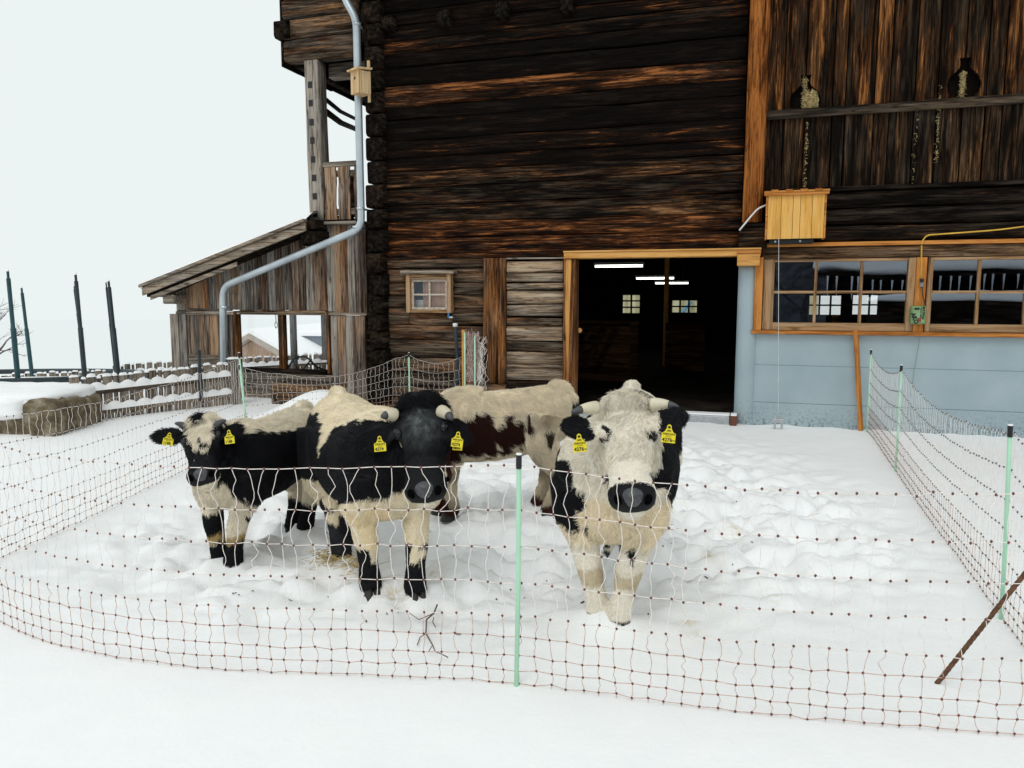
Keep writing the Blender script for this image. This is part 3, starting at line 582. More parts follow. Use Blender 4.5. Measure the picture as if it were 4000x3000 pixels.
# ================================================================== LEAN-TO SHED
shed = empty('lean_to_shed', WW(sz(1050, 1500)[0], 0, 0), 'weathered plank lean-to with sloping snowy roof and wide window beside the barn', 'shed', -WA)
so = sz(1050, 1500)[0]
def S(px, py, y=0.0): a, b_ = W(px, py, y); return a-so, b_
def sboard(name, poly, y0, y1, mat, bevel=.003):
    c = np.mean(poly, axis=0); me = fixn(MB().prism([(a-c[0], b_-c[1]) for a, b_ in poly], y0, y1).mesh(name)); return link(name, me, mat, shed, loc=(c[0], 0, c[1]))
SHD = 3.4                                                        # depth of the shed
def roofz(s):                                                    # underside of roof along the gable
    (a, za), (b_, zb) = S(640, 1160), S(1230, 893); return za+(s-a)*(zb-za)/(b_-a)
zl = S(900, 1212)[1]
xs = [690, 722, 755, 790, 818, 846, 872, 905, 935, 962, 990, 1022, 1050, 1080, 1110, 1142, 1170, 1198, 1226, 1252, 1280, 1310, 1335, 1362, 1390, 1412, 1434]
for i in range(len(xs)-1):
    a, b_ = S(xs[i], 1180)[0]+.003, S(xs[i+1], 1180)[0]-.003; lo = zl+hs.uniform(-.015, .01); top = [min(roofz(q)-.02, S(1300, 878)[1]) for q in (a, b_)]
    if xs[i] >= 1290: lo = zl-.02
    sboard('plank', [(a, lo), (b_, lo), (b_, top[1]), (a, top[0])], hs.uniform(-.01, .0), .022, MAT[hs.choice(['board_shed', 'board_grey', 'board_rust', 'board_rust'] if 8 < i < 18 else ['board_shed', 'board_grey', 'board_grey', 'board_rust'])])
MB().box(S(690, 1200)[0], S(1434, 1200)[0], -.03, .05, zl-.06, zl-.021).build('drip_rail', MAT['beam_grey'], shed, bevel=.005)
# lower left: corner post, panelled door, mullions
zb = -.1
def upright(x0, x1, z0, z1, y0, y1, mat, name='upright'):
    a, b_ = S(x0, 1350)[0], S(x1, 1350)[0]; return sboard(name, [(a, z0), (b_, z0), (b_, z1), (a, z1)], y0, y1, mat)
upright(674, 704, zb, zl-.065, -.03, .1, MAT['board_grey'], 'corner_post'); upright(706, 732, zb, zl-.065, -.01, .05, MAT['board_grey'], 'plank')
for x0, x1 in ((734, 774), (775, 820), (821, 868)): upright(x0, x1, S(800, 1385)[1], zl-.065, .01, .04, MAT['board_shed'], 'plank')
a, b_ = S(734, 1300)[0], S(868, 1300)[0]
for py0, py1 in ((1230, 1205), (1425, 1385)): sboard('cross_rail', [(a, S(800, py0)[1]), (b_, S(800, py0)[1]), (b_, S(800, py1)[1]), (a, S(800, py1)[1])], -.015, .03, MAT['beam_grey'])
for x0, x1 in ((734, 800), (802, 868)): upright(x0, x1, zb, S(800, 1427)[1], .01, .04, MAT['board_grey'], 'plank')
upright(868, 896, zb, zl-.065, -.02, .08, MAT['board_grey'], 'upright'); upright(897, 914, zb, zl-.065, -.01, .05, MAT['board_shed'], 'upright')
# wide window
win = bpy.data.objects.new('shed_window', None); COL.objects.link(win); win.parent = shed
def wp_(name, x0, x1, py0, py1, y0, y1, mat):
    a, z1 = S(x0, py0); b_, z0 = S(x1, py1); z1 = S(1100, py0)[1]; z0 = S(1100, py1)[1]
    return MB().box(-(b_-a)/2, (b_-a)/2, y0, y1, -(z1-z0)/2, (z1-z0)/2).build(name, mat, win, bevel=.005, loc=((a+b_)/2, 0, (z0+z1)/2))
wp_('frame_stile', 915, 938, 1216, 1452, -.035, .08, MAT['post_brown']); wp_('frame_stile', 1088, 1115, 1230, 1440, -.03, .08, MAT['post_brown']); wp_('frame_stile', 1276, 1294, 1216, 1452, -.035, .08, MAT['post_brown'])
wp_('frame_rail', 939, 1275, 1213, 1230, -.03, .08, MAT['beam_brown']); wp_('frame_rail', 939, 1275, 1440, 1458, -.03, .08, MAT['log_dark'])
wp_('window_ledge', 930, 1305, 1459, 1482, -.05, .08, MAT['beam_grey'])
for x0, x1 in ((938, 1088), (1115, 1276)):
    a = S(x0, 1300)[0]; b_ = S(x1, 1300)[0]; z0, z1 = S(1100, 1441)[1], S(1100, 1229)[1]
    MB().add([(a, .02, z0), (b_, .02, z0), (b_, .02, z1), (a, .02, z1)], [(0, 1, 2, 3)]).build('pane', MAT['glass_clear'], win)
# right planks, lower boards
for x0, x1, mt in ((1296, 1320, 'beam_grey'), (1322, 1352, 'board_shed'), (1354, 1380, 'board_grey'), (1382, 1428, 'board_shed')): upright(x0, x1, zb, zl-.065, -.012, .03, MAT['board_grey' if mt == 'beam_grey' else mt], 'plank')
a, b_ = S(917, 1500)[0], S(1294, 1500)[0]; zt_ = S(1100, 1483)[1]
for k in range(3):
    h = (zt_+.05)/3; sboard('skirt_board', [(a, -.05+k*h+.004), (b_, -.05+k*h+.004), (b_, -.05+(k+1)*h-.004), (a, -.05+(k+1)*h-.004)], .01, .04, MAT['beam_grey'])
# left post by the window with snow, back frame (open behind)
lw = S(674, 1300)[0]; rw = S(1434, 1300)[0]
for k in range(10):
    y = .12+k*SHD/10; MB().box(lw, lw+.03, y, y+SHD/10-.01, zb, roofz(lw)-.02).build('side_plank', MAT['board_grey'], shed) if k < 2 else None
zw0, zw1 = S(1100, 1445)[1]-.15, S(1100, 1229)[1]+.25
MB().box(lw, rw, SHD, SHD+.05, zb, .1).build('back_skirt', MAT['log_dark'], shed)
MB().box(lw, rw, SHD, SHD+.05, zw1, roofz(rw)-.4).build('back_header', MAT['log_dark'], shed)
qa = S(1262, 1330, SHD)[0]; MB().box(qa, qa+.5, SHD-.06, SHD+.06, zw0, zw1).build('back_post', MAT['board_grey'], shed)
MB().box(lw, lw+.1, SHD-.1, SHD-.001, zb, roofz(lw)-.02).build('back_post', MAT['board_grey'], shed)
MB().box(lw, rw, .1, SHD, -.1, -.06).build('shed_floor', MAT['inner_floor'], shed)
MB().box(S(1405, 1300)[0], S(1500, 1300)[0], .034, .06, zb, S(1300, 878)[1]).build('corner_board', MAT['log_dark'], shed)
# roof: slab, verge boards, purlin, snow
def slope_slab(name, p0, p1, th, y0, y1, mat, bevel=.008, smooth=False):
    return MB().prism([(p0[0], p0[1]), (p1[0], p1[1]), (p1[0], p1[1]+th), (p0[0], p0[1]+th)], y0, y1).build(name, mat, shed, bevel=bevel)
e0 = S(560, 1166, -.35); e1 = S(1196, 898, -.35)
slope_slab('roof_deck', (e0[0]+.02, e0[1]+.02), (e1[0], e1[1]), .06, -.30, SHD+.3, MAT['log_dark'])
v0 = S(556, 1150, -.36); v1 = S(1194, 893, -.36)
slope_slab('verge_board', (v0[0], v0[1]-.02), (v1[0], v1[1]-.03), .12, -.37, -.335, MAT['beam_grey'])
slope_slab('verge_cap', (v0[0]-.02, v0[1]+.105), (v1[0], v1[1]+.095), .045, -.42, -.30, MAT['beam_grey'])
v0 = S(592, 1170, -.3); v1 = S(930, 1035, -.3); slope_slab('lower_verge_board', (v0[0], v0[1]-.01), (v1[0], v1[1]-.02), .07, -.33, -.31, MAT['beam_grey'])
a, z_ = S(672, 1166, -.2); MB().box(a-.1, a+.12, -.3, SHD, z_-.085, z_+.06).build('purlin', MAT['beam_grey'], shed, bevel=.02)
a, z_ = S(1228, 898, -.2); hewn('purlin', a-.16, a+.13, z_-.22, z_-.02, z_-.22, z_-.02, MAT['log_end'], shed, y0=-.3, th=.5, seed=61); hewn('purlin', a-.2, a+.1, z_-.0, z_+.14, z_-.0, z_+.14, MAT['log_end'], shed, y0=-.3, th=.5, seed=62)
# snow blanket on the roof, uneven
sn0 = (e0[0]-.03, e0[1]+.16); sn1 = (e1[0], e1[1]+.15); n1_, n2_ = 40, 18; vv = []; ff = []
for i in range(n1_+1):
    for j in range(n2_+1):
        u, q = i/n1_, j/n2_; x = sn0[0]+(sn1[0]-sn0[0])*u; y = -.38+(SHD+.6)*q; edge = min(1, min(u, q*2.2, (1-q)*2.2)*9)**.5
        vv.append((x, y, sn0[1]+(sn1[1]-sn0[1])*u-.01+edge*(.15+.02*float(vn(np.array([x*2, y*2, 1.]))))))
for i in range(n1_):
    for j in range(n2_): k = i*(n2_+1)+j; ff.append((k, k+n2_+1, k+n2_+2, k+1))
MB().add(vv, ff).build('roof_snow', MAT['snow_cap'], shed, smooth=True)
# noose of rope inside
a, z_ = S(1077, 1228, .4); mb = MB(); mb.tube([(a, .4, z_+.1), (a, .4, z_-.12)], .006, 6); mb.tube([(a+.022*math.sin(q), .4, z_-.17+.05*math.cos(q)) for q in np.linspace(0, 6.28, 14)], .006, 6)
tag(mb.build('rope_noose', plain('hemp', (.3, .22, .15), .9), None, loc=WW(so, 0, 0), rot=(0, 0, -WA)), 'thin hanging rope loop behind the left pane of the shed window', 'rope')
# loose crate of pale boards against the shed
cx0, cz1 = S(1050, 1497, -.5); cx1 = S(1300, 1497, -.5)[0]
cr_ = empty('board_crate', WW(so+(cx0+cx1)/2, -.42, 0), 'low crate of pale horizontal boards standing under the shed window', 'crate', -WA)
Wd = (cx1-cx0)/2
for k in range(3): h = (cz1+.05)/3; MB().box(-Wd, Wd, -.03, .0, -.05+k*h+.004, -.05+(k+1)*h-.003).build('board', MAT['beam_brown'], cr_, bevel=.003)
for q in (-Wd, Wd-.05): MB().box(q, q+.05, .001, .3, -.05, cz1-.01).build('end_board', MAT['beam_brown'], cr_)
bx = S(1390, 1590, -.4)[0]
# ================================================================== DRAINPIPE
def wtube(pts, r, name, mat, parent=None, n=14):
    """pts (px,py,y) in barn plane; smoothed path"""
    q = [np.array([W(a, b_, c)[0], c, W(a, b_, c)[1]]) for a, b_, c in pts]; return q
def smooth_path(q, rad, k=6):
    out = [q[0]]
    for i in range(1, len(q)-1):
        a, b_, c = q[i-1], q[i], q[i+1]; ra = min(rad, np.linalg.norm(a-b_)*.45, np.linalg.norm(c-b_)*.45)
        p = b_+(a-b_)/np.linalg.norm(a-b_)*ra; r_ = b_+(c-b_)/np.linalg.norm(c-b_)*ra
        for t_ in np.linspace(0, 1, k): out.append((1-t_)**2*p+2*t_*(1-t_)*b_+t_*t_*r_)
    return np.array(out+[q[-1]])
dp = empty('drainpipe', W0*[1, 1, 0], 'bent zinc drainpipe running down the barn corner and across the shed', 'drainpipe', -WA)
q = wtube([(1330, -60, -.33), (1352, 5, -.33), (1392, 75, -.33), (1402, 480, -.33), (1412, 893, -.33), (870, 1120, -.33), (876, 1575, -.30)], 0, '', None)
MB().tube(smooth_path(q, .16), .052, 18).build('pipe', MAT['zinc'], dp, smooth=True)
for px, py in ((1394, 95), (1409, 815), (876, 1200), (877, 1420), (1392, 888)):
    s_, z_ = W(px, py, -.33); MB().tube([(s_, -.33, z_-.02), (s_, -.33, z_+.02)], .058, 18).build('pipe_clip', MAT['zinc'], dp, smooth=True)
    MB().box(s_-.012, s_+.012, -.28, -.02, z_-.012, z_+.012).build('pipe_bracket', MAT['steel'], dp)
# ================================================================== NEST BOX
ns, nz_ = W(1408, 325, -.45)
nb = empty('nest_box', WW(ns, -.45, nz_-.15), 'small new wooden nest box with round hole fixed on the drainpipe', 'nest box', -WA+R(-28))
pine = wood('pale_pine', 'Z', (.45, .27, .12), (.62, .42, .22), (.72, .52, .3), dk=.36, rnd=.05, bump=.08, knots=.25)
mb = MB(); n = 16; ring = [(-.10, .30), (-.10, 0), (.10, 0), (.10, .30)]
MB().prism(ring, -.09, -.07).build('front_board', pine, nb); MB().prism(ring, .08, .10).build('back_board', pine, nb)
for q in (-.10, .08): MB().box(q, q+.02, -.069, .079, 0, .295).build('side_board', pine, nb)
MB().box(-.079, .079, -.069, .079, .0, .02).build('floor_board', pine, nb)
me = MB().add([(-.13, -.13, .295), (.13, -.13, .295), (.13, .11, .325), (-.13, .11, .325), (-.13, -.13, .32), (.13, -.13, .32), (.13, .11, .35), (-.13, .11, .35)], [(0, 3, 2, 1), (4, 5, 6, 7), (0, 1, 5, 4), (1, 2, 6, 5), (2, 3, 7, 6), (3, 0, 4, 7)]).build('roof_board', pine, nb)
MB().tube([(0, -.0915, .2), (0, -.085, .2)], .022, 16).build('entrance_hole', MAT['black'], nb)
MB().box(.015, .055, .101, .125, -.09, .46).build('mounting_stick', pine, nb)
# ================================================================== THINGS ON THE BARN FRONT
# honey coloured board box above the door corner
bxs, bz_ = W(2995, 935, -.36); bxe = W(3215, 935, -.36)[0]; btop = W(3100, 752, -.36)[1]
wb_ = empty('wooden_box', WW((bxs+bxe)/2, -.16, bz_), 'honey-coloured board box with lidded top mounted above the door corner', 'box', -WA)
Wd = (bxe-bxs)/2; H = btop-bz_; n = 5; ws = [0, .24, .45, .58, .79, 1.0]
for k in range(n): MB().box(-Wd+2*Wd*ws[k]+.002, -Wd+2*Wd*ws[k+1]-.002, -.20, -.18, -.0+hs.uniform(0, .006), H).build('front_board', MAT['box_yellow'], wb_, bevel=.002)
for q in (-Wd-.022, Wd+.002):
    for k in range(4): MB().box(q, q+.02, -.20, .12, H*k/4+.002, H*(k+1)/4-.002).build('side_board', MAT['orange_trim'], wb_, bevel=.002)
for k in range(9): q = -Wd-.05+(2*Wd+.1)*k/9; MB().box(q+.001, q+(2*Wd+.1)/9-.001, -.24, .12, H+.002, H+.024+(.012 if k % 2 else 0)).build('lid_slat', MAT['orange_trim'], wb_, bevel=.002)
MB().box(-Wd-.045, Wd+.045, -.235, -.205, H-.03, H-.001).build('lid_edge', MAT['orange_trim'], wb_, bevel=.002)
MB().box(-Wd+.03, Wd-.1, -.14, .06, -.05, -.002).build('steel_rail', MAT['black'], wb_)
for q in (-Wd+.1, Wd-.25): MB().tube([(q, -.142, -.025), (q, -.15, -.025)], .012, 10).build('bolt', MAT['steel'], wb_)
def bcurve(pts, y): return [np.array([W(a, b_, y)[0], y, W(a, b_, y)[1]]) for a, b_ in pts]
o = MB().tube(smooth_path(bcurve([(2994, 800), (2960, 815), (2925, 855), (2888, 900)], -.2), .15), .011, 8).build('white_hose', MAT['white'], None, smooth=True, loc=W0*[1, 1, 0], rot=(0, 0, -WA)); tag(o, 'thin white hose curving down from the honey-coloured box', 'hose')
o = MB().tube(bcurve([(3042, 930), (3041, 1300), (3040, 1622)], -.37), .0035, 6).build('pull_wire', plain('wire', (.62, .64, .64), .4, .5), None, loc=W0*[1, 1, 0], rot=(0, 0, -WA)); tag(o, 'thin straight wire dropping from the honey-coloured box to the ground bracket', 'wire')
s_, z_ = W(3040, 1645, -.37)
gb = empty('ground_bracket', WW(s_, -.37, -.02), 'small galvanised bracket at the foot of the blue-grey wall holding the wire', 'bracket', -WA)
MB().box(-.07, .07, -.03, .03, z_+.0, z_+.05).build('plate', MAT['steel'], gb, bevel=.004)
for q in (-.05, .03): MB().box(q, q+.025, -.02, .02, -.05, z_+.10).build('clamp', MAT['steel'], gb, bevel=.003)
# yellow cable and plug, fence energiser
o = MB().tube(smooth_path(bcurve([(4150, 865), (3900, 898), (3740, 910), (3620, 918), (3600, 945), (3598, 1085)], -.1), .12), .0085, 8).build('yellow_cable', MAT['yellow_cable'], None, smooth=True, loc=W0*[1, 1, 0], rot=(0, 0, -WA)); tag(o, 'yellow power cable pinned along the dark log and down between the windows', 'cable')
s_, z_ = W(3600, 1103, -.1); pg = empty('power_plug', WW(s_, -.1, z_-.035), 'dark plug joint at the end of the yellow cable', 'plug', -WA)
MB().box(-.022, .022, -.02, .02, .035, .08).build('socket', MAT['black'], pg, bevel=.008); MB().box(-.02, .02, -.018, .018, -.02, .034).build('plug_body', plain('grey_plastic', (.2, .2, .2), .5), pg, bevel=.008)
o = MB().tube(smooth_path(bcurve([(3601, 1120), (3606, 1165), (3615, 1190), (3612, 1215)], -.1), .05), .006, 6).build('black_lead', MAT['black'], None, smooth=True, loc=W0*[1, 1, 0], rot=(0, 0, -WA)); tag(o, 'short black lead between plug and green energiser', 'cable')
e0, ez1 = W(3561, 1195, -.17); e1, ez0 = W(3615, 1267, -.17)
fe = empty('fence_energiser', WW((e0+e1)/2, -.05, ez0), 'green electric fence energiser hanging on the post between the windows', 'energiser', -WA)
green = plain('faded_green_plastic', (.17, .30, .12), .5, var=.15); Wd = (e1-e0)/2; H = ez1-ez0
MB().box(-Wd, Wd, -.12, .0, 0, H).build('case', green, fe, bevel=.018); MB().box(-Wd+.02, Wd-.02, -.126, -.119, .02, H-.02).build('front_plate', plain('pale_green_plate', (.24, .38, .18), .5), fe, bevel=.003)
MB().box(-Wd*.05, Wd*.35, -.135, -.126, .03, .075).build('red_switch', plain('dull_red', (.25, .05, .03), .5), fe)
def text(body, size, mat, parent, loc, rot, name='lettering', bold=0.0):
    c = bpy.data.curves.new('t', 'FONT'); c.body = body; c.size = size; c.align_x = 'CENTER'; c.align_y = 'CENTER'; c.extrude = .0004; c.offset = bold; c.resolution_u = 2
    o = bpy.data.objects.new('t', c); COL.objects.link(o); dg = bpy.context.evaluated_depsgraph_get(); me = bpy.data.meshes.new_from_object(o.evaluated_get(dg))
    bpy.data.objects.remove(o); me.materials.clear(); return link(name, me, mat, parent, loc=loc, rot=rot)
text('AKO', .062, MAT['black'], fe, (-Wd*.5, -.1275, H*.32), (R(90), R(68), 0), bold=.004)
text('MULTIPULS', .03, MAT['black'], fe, (Wd*.62, -.1275, H*.62), (R(90), R(90), 0), bold=.002); text('Power 230V', .024, MAT['black'], fe, (Wd*.30, -.1275, H*.62), (R(90), R(90), 0), bold=.001)
for q in range(3): MB().tube([(Wd*(-.5+.22*q), -.128, H*.85), (Wd*(-.5+.22*q), -.134, H*.85)], .012, 10).build('indicator', MAT['black'], fe)
o = MB().tube(smooth_path(bcurve([(3598, 1270), (3592, 1330), (3570, 1450), (3560, 1560), (3562, 1650)], -.03), .1), .004, 6).build('earth_lead', plain('grey_green_lead', (.2, .3, .27), .5), None, loc=W0*[1, 1, 0], rot=(0, 0, -WA)); tag(o, 'thin grey-green lead trailing down the wall below the energiser', 'cable')
# standpipe with tap under the small window
sp_ = empty('standpipe', WW(W(1780, 1560, -.15)[0], -.15, 0), 'black water standpipe with white collar and blue tap under the small window', 'standpipe', -WA); s0_ = W(1780, 1560, -.15)[0]
pts = bcurve([(1778, 1268), (1780, 1300), (1787, 1400), (1786, 1470), (1772, 1560)], -.15); MB().tube(smooth_path([p-np.array([s0_, -.15, 0]) for p in pts], .2), [.022]*2+[.024]*(len(smooth_path(pts, .2))-2), 10).build('pipe', plain('dark_hose', (.03, .045, .06), .5), sp_, smooth=True)
c = pts[0]-np.array([s0_, -.15, 0]); MB().tube([c+[0, 0, -.03], c+[0, 0, .02]], .034, 12).build('collar', MAT['white'], sp_, smooth=True); MB().tube([c+[0, 0, .02], c+[0, 0, .09], c+[-.03, 0, .10]], .022, 10).build('elbow', MAT['black'], sp_)
MB().tube([c+[-.03, 0, .1], c+[-.09, 0, .10]], .015, 8).build('tap_body', MAT['steel'], sp_); MB().box(c[0]-.105, c[0]-.085, -.02, .0, c[2]+.10, c[2]+.16).build('tap_lever', plain('blue_lever', (.02, .2, .5), .4), sp_)
# leaning board at the wall where the right net ends
b0 = WW(W(3363, 1672, -.12)[0], -.12, 0); b1 = WW(W(3343, 1290, -.05)[0], -.05, W(3343, 1290, -.05)[1])
lb = MB(); d = b1-b0; L = np.linalg.norm(d)
lb.box(-.032, .032, -.018, .018, 0, L); o = lb.build('leaning_board', MAT['orange_jamb'], None, bevel=.003); o.location = b0; o.rotation_euler = Vector(d).to_track_quat('Z', 'Y').to_euler(); tag(o, 'narrow orange board leaning upright on the blue-grey wall at the net end', 'board')
# ================================================================== ELECTRIC NETS
MAT['cord'] = plain('net_cord', (.87, .80, .75), .7, var=.1, scale=60)
MAT['cord_low'] = plain('net_cord_orange', (.62, .42, .34), .7, var=.2, scale=60)
MAT['knot'] = plain('knot', (.15, .045, .032), .5, var=.2)
MAT['knot_dark'] = plain('knot_grey', (.035, .03, .03), .5, var=.2)
MAT['mint'] = plain('mint_post', (.42, .72, .52), .4, var=.06, scale=5)
LV = [.02, .068, .128, .215, .305, .455, .605, .765, .955]
def net(label, pts, posts, spacing=.067, h=1.0, sag=.05, tall=1.0, tag_group='electric net sections', seed=1, cord_r=.0017, knot=.0075, dark=False, zoff=0.0):
    """pts: plan polyline; posts: [(x,y,lean_dx,lean_dy)]"""
    rr = random.Random(seed); p = np.array(pts, float); sg = np.linalg.norm(np.diff(p, axis=0), axis=1); cum = np.concatenate([[0], np.cumsum(sg)]); L = cum[-1]
    e = empty('electric_net', (p[:, 0].mean(), p[:, 1].mean(), 0), label, 'net fence', group=tag_group); org = np.array([p[:, 0].mean(), p[:, 1].mean(), 0])
    n = int(L/spacing); u = np.linspace(0, L, n+1); xx = np.interp(u, cum, p[:, 0]); yy = np.interp(u, cum, p[:, 1])
    pu = []
    for q in posts:
        k = np.argmin((xx-q[0])**2+(yy-q[1])**2); pu.append(u[k])
    pu = np.array(sorted(pu)); 
    def sagf(v):
        r = np.zeros_like(v)
        for a, b_ in zip(pu[:-1], pu[1:]):
            m = (v >= a) & (v <= b_); t = (v[m]-a)/(b_-a); r[m] = 4*t*(1-t)*min(1, (b_-a)/2.0)
        return r
    sg_ = sagf(u)
    g = gz(xx, yy, False)+.0
    g = np.convolve(np.pad(g, 6, mode='edge'), np.ones(13)/13, 'valid'); g = np.minimum(g, .07)+zoff
    rows = []
    for i, lv in enumerate(LV):
        f = lv/LV[-1]; z = g+(lv*tall)-sag*sg_*f**1.5-.008*(i == 0)
        wob = np.array([rr.gauss(0, .003) for _ in u])
        off = np.array([rr.gauss(0, .005) for _ in u])
        tx = np.gradient(xx); ty = np.gradient(yy); tl = np.hypot(tx, ty)
        rows.append(np.stack([xx+tx/tl*off-org[0], yy+ty/tl*off-org[1], z+wob], -1))
        MB().tube(rows[-1], cord_r*(1.15 if i == 8 else 1), 5).build('strand', MAT['cord'] if i > 3 else MAT['cord_low'], e, smooth=True)
    st = MB(); st2 = MB(); kn = MB(); r = knot
    tx = np.gradient(xx); ty = np.gradient(yy); tl = np.hypot(tx, ty); T = np.stack([tx/tl, ty/tl, 0*tl], -1)
    for j in range(n+1):
        drop = rows[0][j]-np.array([0, 0, .05]); prev = rows[0][j]
        (st2).tube([drop, prev], cord_r*.8, 4, False)
        for i in range(9):
            c = rows[i][j]; a = np.array([rr.uniform(-.001, .001), 0, 0])
            kn.add([c+T[j]*r, c-T[j]*r, c+[0, 0, r], c-[0, 0, r], c+np.cross(T[j], [0, 0, 1])*r*.8, c-np.cross(T[j], [0, 0, 1])*r*.8], [(0, 2, 4), (2, 1, 4), (1, 3, 4), (3, 0, 4), (2, 0, 5), (1, 2, 5), (3, 1, 5), (0, 3, 5)])
            if i:
                b_ = rows[i-1][j]; w_ = (c[2]-b_[2])*.11; k = 8 if i > 4 else 5; f_ = rr.uniform(.8, 1.9); ph_ = rr.uniform(0, 6.28); am_ = rr.gauss(0, w_*.6); bow = rr.gauss(0, w_*.8)
                pp = [b_+(c-b_)*t_+T[j]*((am_*math.sin(6.28*f_*t_+ph_)+bow)*math.sin(math.pi*t_)) for t_ in np.linspace(0, 1, k)]
                (st if i > 4 else st2).tube(pp, cord_r*.85, 4, False)
    for mb, nm, mt in ((st, 'vertical_stay', MAT['cord']), (st2, 'vertical_stay', MAT['cord_low']), (kn, 'knot', MAT['knot_dark'] if dark else MAT['knot'])): o = mb.build(nm, mt, e); o['kind'] = 'stuff'
    for x, y, lx, ly in posts:
        z0 = min(.07, gz1(x, y)); hh = LV[-1]*tall+.03
        b0 = np.array([x, y, z0-.12])-org; b1 = np.array([x+lx, y+ly, z0+hh+zoff])-org
        po = MB().tube([b0, (b0+b1)/2+[.004, 0, 0], b1], .0105, 10).build('post', MAT['mint'], e, smooth=True)
        d = (b1-b0)/np.linalg.norm(b1-b0); MB().tube([b1-d*.045, b1+d*.012], .0125, 10).build('post_cap', MAT['black'], po); MB().tube([b1+d*.012, b1+d*.018], .012, 10).build('cap_snow', MAT['snow_cap'], po)
    return e
FB = [(-3.25, 4.2)]+[tuple(G(a, b_)[:2]) for a, b_ in ((0, 2470), (300, 2560), (600, 2606), (900, 2632), (1300, 2648), (1700, 2656), (2015, 2672), (2300, 2705), (2600, 2748), (3000, 2815), (3500, 2850), (3950, 2885))]
xe, ye = FB[-1]; FB.append((xe+.35, ye-.03))
pt = np.array(FB); tt = np.linspace(0, len(pt)-1, 80)
def sm(a): 
    b_ = np.interp(tt, np.arange(len(pt)), a); return np.convolve(np.pad(b_, 4, mode='edge'), np.ones(9)/9, 'valid')
FP = np.stack([sm(pt[:, 0]), sm(pt[:, 1])], -1)
post_front = G(2015, 2680)[:2]
net('white cord net with brown knots closing the pen in front of the cattle', FP, [(FP[0][0], FP[0][1], 0, 0), (post_front[0], post_front[1], .012, 0), (FP[-1][0], FP[-1][1], .02, 0)], seed=3)
pl = P(930, 1690, 8.3)
net('net running along the picket fence side of the pen', [(-3.22, 3.9), (-3.14, 5.5), (-3.06, 7), (pl[0], 8.6)], [(-3.22, 3.9, 0, 0), (pl[0], 8.6, -.06, .0)], seed=4, sag=.12, dark=True)
pb = WW(W(1598, 1600, -.75)[0], -.75, 0); pe = WW(W(1812, 1560, -.45)[0], -.45, 0)
net('net in front of the barn log wall ending at the net roll', [(pl[0], 8.6), (-2.3, 9.45), (pb[0], pb[1]), (pe[0], pe[1])], [(pl[0], 8.6, -.06, 0), (pb[0], pb[1], .01, 0), (pe[0], pe[1], 0, 0)], seed=5, sag=.26, dark=True, tall=.86)
p1_ = G(3497, 1842); p2_ = G(3912, 2425); p0_ = b0[:2]+np.array([.05, -.05])
net('net running from the blue-grey wall and leaning board towards the rusty rod', [tuple(p0_), tuple(p1_[:2]), tuple(p2_[:2]), (FP[-1][0], FP[-1][1])], [(p0_[0], p0_[1], 0, 0), (p1_[0], p1_[1], 0, 0), (p2_[0], p2_[1], -.03, 0), (FP[-1][0], FP[-1][1], 0, 0)], seed=6, sag=.12, dark=True)
# rolled spare net on a stake
ns_ = W(1846, 1555, -.42)[0]; zt_ = W(1840, 1297, -.42)[1]
nr = empty('net_roll', WW(ns_, -.42, 0), 'upright roll of pinkish fence net tied to a wooden stake by the log wall', 'net roll', -WA)
MB().box(-.13, -.09, -.06, -.02, -.1, zt_+.03).build('stake', MAT['new_z'], nr)
for q, zz in ((-.075, zt_-.0), (.07, zt_-.04)): MB().tube([(q, -.10, -.1), (q+.006, -.10, zz)], .011, 8).build('post', MAT['mint'], nr, smooth=True)
rr = random.Random(9); mb1, mb2 = MB(), MB()
for k in range(520):
    a = rr.uniform(0, 6.28); z_ = rr.uniform(-.02, zt_-.04); rad = rr.uniform(.05, .095); pts = []
    for q in range(6): pts.append((rad*1.05*math.cos(a+q*.28), rad*math.sin(a+q*.28), z_+rr.gauss(0, .02)+q*rr.uniform(-.02, .02)))
    (mb1 if z_ > zt_*.42 or rr.random() < .25 else mb2).tube(pts, .0035, 4, False)
mb1.build('coiled_cord', plain('pink_cord', (.55, .42, .38), .7), nr)['kind'] = 'stuff'; mb2.build('coiled_cord_red', plain('red_brown_cord', (.22, .06, .035), .7), nr)['kind'] = 'stuff'
MB().tube([(0, 0, -.05), (0, 0, zt_-.05)], .075, 14).build('roll_core', plain('net_core', (.30, .2, .17), .9, var=.4, scale=40), nr)
rl = MB()
for k in range(60):
    x = .10+rr.uniform(0, .12); z_ = rr.uniform(0, zt_*.75); rl.tube([(x+rr.gauss(0, .02), -.06, z_+.06*q+rr.gauss(0, .01)) for q in range(5)], .002, 3, False)
rl.build('loose_cord', MAT['cord'], nr)['kind'] = 'stuff'
# rusty rod propped towards the corner of the nets
r0 = G(3642, 2692, -.02); r1 = P(4000, 2245, r0[1]-.02); d = r1-r0; r1 = r0+d*1.5; L = np.linalg.norm(r1-r0)
mb = MB(); n = int(L/.012); pts = [r0+(r1-r0)*k/n for k in range(n+1)]; mb.tube(pts, [.009+.0014*(k % 2) for k in range(n+1)], 8)
tag(mb.build('rebar_rod', plain('rust', (.13, .06, .03), .8, var=.4, scale=50), None, smooth=False), 'rusty ribbed steel rod stuck slanting into the snow', 'rod')
